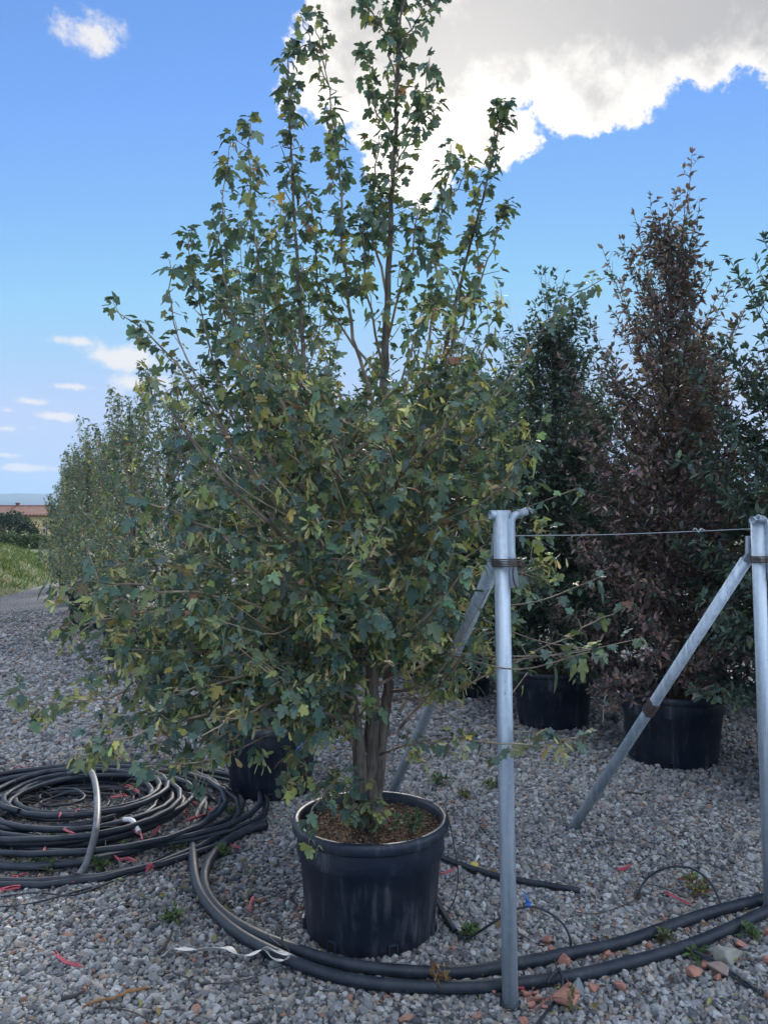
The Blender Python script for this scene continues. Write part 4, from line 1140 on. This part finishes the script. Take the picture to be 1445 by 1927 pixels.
tag(m1.build('dry_stems', 'dark_twig', loc=Vector((ci.x + .1, ci.y, 0))), 'tangle of dry dark stems caught in the pipe heap', 'dry stems', kind='stuff')
cy0 = ci.y
pipe('loose_pipe', [G(90, 1478, .07), G(125, 1458, .10), G(155, 1448, .15), G(172, 1453, .19), G(181, 1480, .215), G(184, 1520, .20), G(181, 1560, .16), G(173, 1595, .10), G(162, 1627, .045), G(149, 1648, .018)], .0165, 'pipe_grey',
     'grey pipe arching over the coiled heap with its cut end on the gravel')
pipe('loose_pipe', gp([(300, 1466, .04), (340, 1490, .03), (366, 1498, .01), (388, 1502)], .0135, .006), .0135, 'pipe_black', 'cut black pipe end sticking out of the heap towards the taped pot')
pipe('loose_pipe', gp([(312, 1440), (350, 1437), (388, 1432)], .012, .006), .012, 'pipe_black', 'short black pipe end lying behind the heap under maple leaves')
pipe('loose_pipe', gp([(234, 1542, .1), (250, 1545, .1), (262, 1566, .07)], .012, .0), .012, 'white_plastic', 'short whitish pipe elbow on top of the coiled heap')
for i, (l_, lab) in enumerate((([(-20, 1708), (60, 1700), (150, 1676), (240, 1648), (330, 1600)], 'thin black hose lying on the gravel before the heap'),
                       ([(-20, 1690), (70, 1680), (140, 1684), (220, 1655)], 'second thin black hose twisted along the front of the heap'))):
    pipe('hose', gp(l_, .004, .014), .004, 'pipe_black', lab, 'hose', n=6)

# red twine, twigs and litter
random.seed(44)
def twine(pts, r_, label, group):
    m1 = MB(); base = Vector(pts[0]); base.z = 0
    for k in range(4):
        o_ = rv(r_ * .55); q = spline([Vector(p) + o_ + rv(r_ * .3) - base for p in pts], 4)
        m1.tube(q, r_ * random.uniform(.28, .5), 4)
    tag(m1.build('twine', 'red_twine', loc=base), label, 'twine', group)
lab_h, grp_h = 'length of frayed red twine lying on or beside the coiled pipes', 'red twine about the pipe heap'
tw = [(42, 1532, 90, 1526, .05), (20, 1560, 10, 1590, .03), (30, 1598, 60, 1588, .03), (30, 1605, 56, 1590, .03), (80, 1605, 96, 1580, .05), (120, 1560, 140, 1570, .12), (60, 1468, 100, 1456, .03), (40, 1478, 92, 1468, .03),
      (20, 1652, 52, 1644, 0), (0, 1676, 38, 1670, 0), (36, 1668, 33, 1650, 0), (92, 1655, 140, 1660, 0), (100, 1662, 142, 1656, 0), (240, 1552, 268, 1582, .06), (268, 1582, 322, 1574, .05), (216, 1612, 250, 1620, .03),
      (236, 1480, 262, 1492, .05), (258, 1440, 296, 1438, 0), (320, 1490, 372, 1512, .03), (340, 1500, 410, 1530, .0), (350, 1544, 388, 1532, .03), (355, 1560, 380, 1554, .03), (300, 1500, 312, 1496, .04), (305, 1528, 330, 1524, .03),
      (275, 1640, 292, 1632, 0), (112, 1538, 116, 1530, .1), (134, 1534, 146, 1522, .1), (8, 1545, 14, 1560, .02), (22, 1585, 4, 1600, .02), (85, 1460, 98, 1452, .04), (78, 1470, 100, 1464, .04), (210, 1500, 240, 1496, .08),
      (170, 1430, 200, 1436, 0), (25, 1446, 55, 1440, 0), (345, 1515, 350, 1535, .03), (300, 1555, 290, 1570, .04)]
for x0, y0, x1, y1, h in tw:
    a_, b_ = G(x0, y0, h + .022), G(x1, y1, h * .8 + .022)
    twine([a_, a_.lerp(b_, .35) + rv(.006), a_.lerp(b_, .7) + rv(.006), b_], random.uniform(.004, .007), lab_h, grp_h)
for (x0, y0, x1, y1), lab in (((105, 1793, 152, 1817), 'faded pink twine alone on the gravel in the open foreground'), ((826, 1644, 856, 1634), 'red twine between the front pot and the straight hose'),
                             ((945, 1862, 985, 1862), 'red twine beside the foot of the steel post'), ((1250, 1678, 1296, 1700), 'thin red twine under the arched drip tube'), ((1162, 1636, 1186, 1628), 'short red twine on open gravel beyond the arched drip tube'),
                             ((468, 1716, 476, 1690), 'red twine between the thick pipe bend and the front pot'), ((432, 1592, 452, 1596), 'red twine by the cut end of the thick pipe')):
    a_, b_ = G(x0, y0, .022), G(x1, y1, .022); twine([a_, a_.lerp(b_, .5) + rv(.005), b_], .0055, lab, None)

# white tape lying before the pot
def ribbon(name, pts, w, mat_, label, cat, side=None, flat_=.6):
    q = spline(pts, 5); base = q[0].copy(); base.z = 0; vs_, fs = [], []
    for i, p in enumerate(q):
        d = (q[min(i + 1, len(q) - 1)] - q[max(i - 1, 0)]).normalized(); s_ = d.cross(Vector((0, 0, 1))).normalized()
        tw_ = math.sin(i * .55) * .8
        s_ = (s_ * math.cos(tw_ * (1 - flat_) + .5) + Vector((0, 0, 1)) * math.sin(tw_ * (1 - flat_) + .5)).normalized()
        up_n = s_.cross(d)
        for a_, b_ in ((-1, 0), (1, 0), (1, 1), (-1, 1)): vs_.append(p - base + s_ * w * .5 * a_ + up_n * .0012 * b_)
    for i in range(len(q) - 1):
        for k in range(4): fs.append((4 * i + k, 4 * i + (k + 1) % 4, 4 * i + 4 + (k + 1) % 4, 4 * i + 4 + k))
    fs += [(3, 2, 1, 0), tuple(4 * len(q) - 4 + k for k in range(4))]
    m1 = MB(); m1.add(vs_, fs); tag(m1.build(name, mat_, loc=base, smooth_=False), label, cat)
ribbon('white_tape', gp([(304, 1800), (325, 1786, .01), (360, 1787, .012), (400, 1786, .008), (430, 1784, .015), (446, 1798, .006), (470, 1797, .01), (500, 1786, .03), (520, 1790, .05), (545, 1797, .045)], .022), .034, 'white_tape', 'crumpled white tape lying on the gravel and over the thick pipes', 'tape')
ribbon('white_tape', gp([(500, 1788, .028), (512, 1802, .03), (532, 1808, .03), (546, 1800, .045)], .022), .022, 'white_tape', 'white tape loop wrapped on the outer thick pipe', 'tape')
ribbon('blue_tape', [P(597, 1372, 4.36), P(578, 1392, 4.36), P(566, 1402, 4.35), P(556, 1416, 4.35)], .020, 'blue_tape', 'strip of blue tape hanging before the pot behind', 'tape')
def strip_(px, py0, py1, Y_, w, label, parent=None):
    m1 = MB(); a_, b_ = P(px, py0, Y_), P(px - 3, py1, Y_)
    m1.box((0, 0, (a_.z - b_.z) / -2), (w, .0015, a_.z - b_.z), .3); tag(m1.build('plant_tag', 'white_plastic', loc=a_, smooth_=False), label, 'plant tag')
strip_(564, 1214, 1250, 2.86, .018, 'white paper tag hanging among the lower leaves of the front maple')
m1 = MB(); q = G(1133, 1330, 0); m1.tube(spline([(0, 0, -.16), (.005, 0, -.05), (.015, 0, .02), (.035, .0, .045)], 4), .005, 6)
tag(m1.build('plant_tag', 'white_plastic', loc=P(1134, 1318, c_grn.y - .55)), 'white curled tag between the copper beech pot and its neighbour', 'plant tag')

# broken brick and larger stones
def rock(px, py, sx, sy, sz, mat_, name, label, cat, group=None, seed=0, ang=True):
    import bmesh
    rr = random.Random(seed); bm = bmesh.new()
    for k in range(13 if ang else 30):
        v_ = Vector((rr.gauss(0, 1), rr.gauss(0, 1), rr.gauss(0, 1))).normalized()
        if ang: v_ = Vector(tuple(max(-.72, min(.72, c)) for c in v_))
        bm.verts.new((v_.x * sx, v_.y * sy, v_.z * sz))
    bmesh.ops.convex_hull(bm, input=bm.verts)
    for v_ in [v_ for v_ in bm.verts if not v_.link_faces]: bm.verts.remove(v_)
    bmesh.ops.bevel(bm, geom=list(bm.edges), offset=min(sx, sy, sz) * .10, segments=1, affect='EDGES')
    me = bpy.data.meshes.new(name); bm.to_mesh(me); bm.free(); me.materials.append(MATS[mat_])
    o = link(name, me, loc=G(px, py, sz * .55 + .010)); o.rotation_euler = (0, 0, rr.uniform(0, 6)); tag(o, label, cat, group)
rock(1060, 1872, .075, .055, .05, 'brick', 'brick_fragment', 'largest chunk of broken red brick, near the foot of the steel post', 'brick', seed=1)
rock(1089, 1860, .045, .035, .035, 'slate', 'stone', 'grey-blue angular stone leaning against the largest brick chunk', 'stone', seed=2)
rock(1060, 1806, .036, .03, .03, 'brick', 'brick_fragment', 'squarish broken brick resting against the inner thick pipe', 'brick', seed=3)
rock(1372, 1797, .08, .055, .035, 'limestone', 'stone', 'broad pale stone between the outer thick pipe and the thin tubes', 'stone', seed=4)
rock(1352, 1822, .055, .04, .03, 'brick_mortar', 'brick_fragment', 'broken brick smeared with mortar beside the pale stone', 'brick', seed=5)
rock(1304, 1832, .04, .034, .03, 'brick', 'brick_fragment', 'rounded red brick chunk beside the mortar-smeared one', 'brick', seed=6)
rock(1268, 1782, .028, .022, .016, 'brick', 'brick_fragment', 'flat red brick chip between the two thick pipes', 'brick', seed=7)
for i, (x, y, s_) in enumerate(((1031, 1768, .018), (1036, 1787, .016), (1140, 1794, .015), (1223, 1780, .013), (1116, 1856, .018), (1168, 1854, .020), (1325, 1816, .017), (1393, 1776, .020), (1440, 1753, .022), (1442, 1806, .016), (1012, 1880, .018),
                                (1000, 1890, .014), (990, 1868, .016), (1022, 1894, .014), (984, 1918, .016), (1062, 1842, .012), (926, 1866, .012), (1350, 1838, .014), (1008, 1870, .012))):
    rock(x, y, s_ * 1.5, s_ * 1.25, s_ * 1.0, 'brick', 'brick_fragment', 'small red brick chip scattered in the gravel along the thick pipes', 'brick', 'small red brick chips', seed=20 + i)
for i, (x, y, s_, lab) in enumerate(((1196, 1756, .022, 'pale angular stone against the inner thick pipe'), (368, 1707, .016, 'white stone beside the bend of the thick pipe'), (866, 1718, .016, 'pale round stone beside the short hose end'), (50, 1590, .022, 'round grey stone inside the wide outer loops'))):
    rock(x, y, s_ * 1.2, s_, s_ * .8, 'limestone', 'stone', lab, 'stone', seed=60 + i, ang=False)
# sticks
def stick(pts, r_, mat_, label):
    q = [G(p[0], p[1], p[2] if len(p) > 2 else .02) for p in pts]; q = spline(q, 4); base = q[0].copy(); base.z = 0
    m1 = MB(); n = len(q); m1.tube([p - base + rv(.002) for p in q], [r_ * (1 - .5 * i / n) for i in range(n)], 7); tag(m1.build('stick', mat_, loc=base), label, 'stick')
stick([(272, 1858), (240, 1868), (205, 1880), (170, 1887), (156, 1898)], .006, 'wood', 'bare orange-brown stick on the open foreground gravel')
stick([(118, 1880), (140, 1874), (160, 1866)], .008, 'dark_wood', 'short dark stick next to the orange-brown one')
stick([(300, 1793, .03), (314, 1775, .03), (324, 1750, .04)], .008, 'dark_wood', 'dark piece of wood at the end of the white tape')
stick([(240, 1735), (280, 1720), (310, 1706)], .004, 'grey_twig', 'thin grey twig on the gravel before the pipe heap')
stick([(520, 1738, .12), (530, 1765, .10), (545, 1792, .06)], .006, 'dark_wood', 'dark twig leaning on the thick pipes beside the front pot')
stick([(492, 1725, .13), (505, 1755, .09), (528, 1780, .05)], .0022, 'grey_twig', 'fine pale twig leaning on the thick pipes')
stick([(1180, 1490), (1205, 1494), (1222, 1490)], .007, 'dark_wood', 'dark twig on the gravel before the copper beech pot')
stick([(325, 1830, .018), (400, 1852, .018), (480, 1838, .018), (540, 1812, .018)], .0022, 'dark_wood', 'long thin dark stem curving before the white tape')
stick([(180, 1894), (230, 1900), (290, 1920)], .003, 'dark_wood', 'thin dark stem below the orange-brown stick')
# fallen leaves
random.seed(91)
lit = []
for k in range(800):
    z_ = random.random()
    if z_ < .45: x, y = random.gauss(230, 110), random.gauss(1560, 55)
    elif z_ < .62: x, y = random.gauss(400, 45), random.gauss(1640, 60)
    elif z_ < .8: x, y = random.uniform(900, 1440), random.uniform(1560, 1880)
    else: x, y = random.uniform(0, 1440), random.uniform(1480, 1920)
    p = G(x, max(1425, y), .024)
    lit.append((p, Vector((random.gauss(0, 1), random.gauss(0, 1), random.gauss(0, .15))), Vector((0, 0, 1)) + rv(.4), random.uniform(.014, .036)))
O, R, Sc = leaf_arrays(lit)
me = scatter_mesh('leaf_litter', *OVATE, O, R, Sc, palette(len(O), [(0.22, 0.15, 0.07), (0.10, 0.065, 0.045), (0.25, 0.24, 0.08), (0.07, 0.05, 0.045)], [3, 4, 2, 3]), 'dry_leaf')
tag(link('leaf_litter', me), 'dry brown and yellow leaves fallen over the gravel and pipe heap', 'leaf litter', kind='stuff')
# weeds
def weed(px, py, r_, n, label, group=None, pal=VINE, h=.6, base=None):
    q = base or G(px, py); o = empty('weed', q); tag(o, label, 'weed', group)
    st = MB(); lv = []
    for k in range(n):
        a = random.uniform(0, 6.28); e = Vector((math.cos(a) * r_ * random.uniform(.3, 1), math.sin(a) * r_ * random.uniform(.3, 1), r_ * h * random.uniform(.3, 1.2) + .02))
        pts = spline([Vector((0, 0, .0)), e * .5 + Vector((0, 0, r_ * .2)), e], 3); st.tube(pts, .0013, 4)
        for j in range(7): lv.append((pts[random.randint(2, len(pts) - 1)] + rv(.003), e + rv(.06), Vector((0, 0, 1)) + rv(.4), random.uniform(.016, .034)))
    st.build('stems', 'twig', o); O, R, Sc = leaf_arrays(lv)
    tag(link('foliage', scatter_mesh('foliage', *OVATE, O, R, Sc, palette(len(O), *pal), 'hornbeam_leaf'), o), kind='stuff')
gw = 'small green weed growing among the pipes of the heap'
for x, y in ((105, 1588), (70, 1640), (205, 1556), (245, 1610), (330, 1605), (90, 1645), (20, 1618), (190, 1640)): weed(x, y, .045, 8, gw, 'weeds in the pipe heap')
weed(1308, 1690, .075, 16, 'weed with red-tinged leaves under the arched drip tube', pal=([(0.07, 0.12, 0.035), (0.26, 0.17, 0.05), (0.28, 0.08, 0.05)], [4, 3, 2]))
weed(832, 1482, .075, 14, 'low weed tuft on the gravel behind the rim of the front pot')
weed(925, 1486, .045, 10, 'small weed tuft right behind the steel post')
weed(875, 1505, .035, 8, 'yellowing weed between the front pot and the steel post', pal=([(0.26, 0.2, 0.06), (0.09, 0.13, 0.04)], [3, 3]))
weed(425, 1614, .045, 9, 'small weed inside the bend of the thick pipe')
weed(442, 1538, .045, 9, 'small weed before the taped pot')
weed(328, 1735, .035, 9, 'small dark weed near the end of the white tape')
weed(880, 1768, .04, 9, 'small weed at the end of the short hose')
weed(1076, 1908, .032, 6, 'yellowish grassy weed growing before the largest brick chunk', pal=([(0.2, 0.17, 0.05), (0.10, 0.13, 0.04)], [3, 3]), h=1.3)
weed(827, 1872, .04, 9, 'dry orange-brown weed before the thick pipes', pal=([(0.28, 0.15, 0.05), (0.2, 0.1, 0.04)], [3, 2]), h=1.3)
weed(1312, 1812, .03, 7, 'green sprig between the pale stone and the outer pipe'); weed(1410, 1768, .04, 8, 'green sprig beside the pale stone at the outer pipe')
weed(1245, 1776, .035, 7, 'olive sprig lying against the inner thick pipe', pal=([(0.10, 0.11, 0.05)], [1]))
soil_w = P(775, 1575, TY - .14); soil_w.z = SOIL + .015
weed(0, 0, .075, 16, 'dark green weed growing in the soil of the front pot', base=soil_w, pal=([(0.04, 0.085, 0.035), (0.07, 0.12, 0.04)], [3, 2]))

# ================================================================== AIR
m = bpy.data.materials.new('haze'); m.use_nodes = True; t = m.node_tree; t.nodes.clear()
out = t.nodes.new('ShaderNodeOutputMaterial'); pv = t.nodes.new('ShaderNodeVolumePrincipled')
pv.inputs['Color'].default_value = (0.45, 0.70, 1.0, 1); pv.inputs['Density'].default_value = 0.00015; pv.inputs['Anisotropy'].default_value = 0.0
t.links.new(pv.outputs[0], out.inputs['Volume']); MATS['haze'] = m
mb = MB(); mb.box((0, 0, 140), (2 * Rg + 200, 2 * Rg + 200, 286))
tag(mb.build('haze', 'haze', smooth_=False), 'thin bluish haze in the air over the fields', 'haze', kind='stuff')
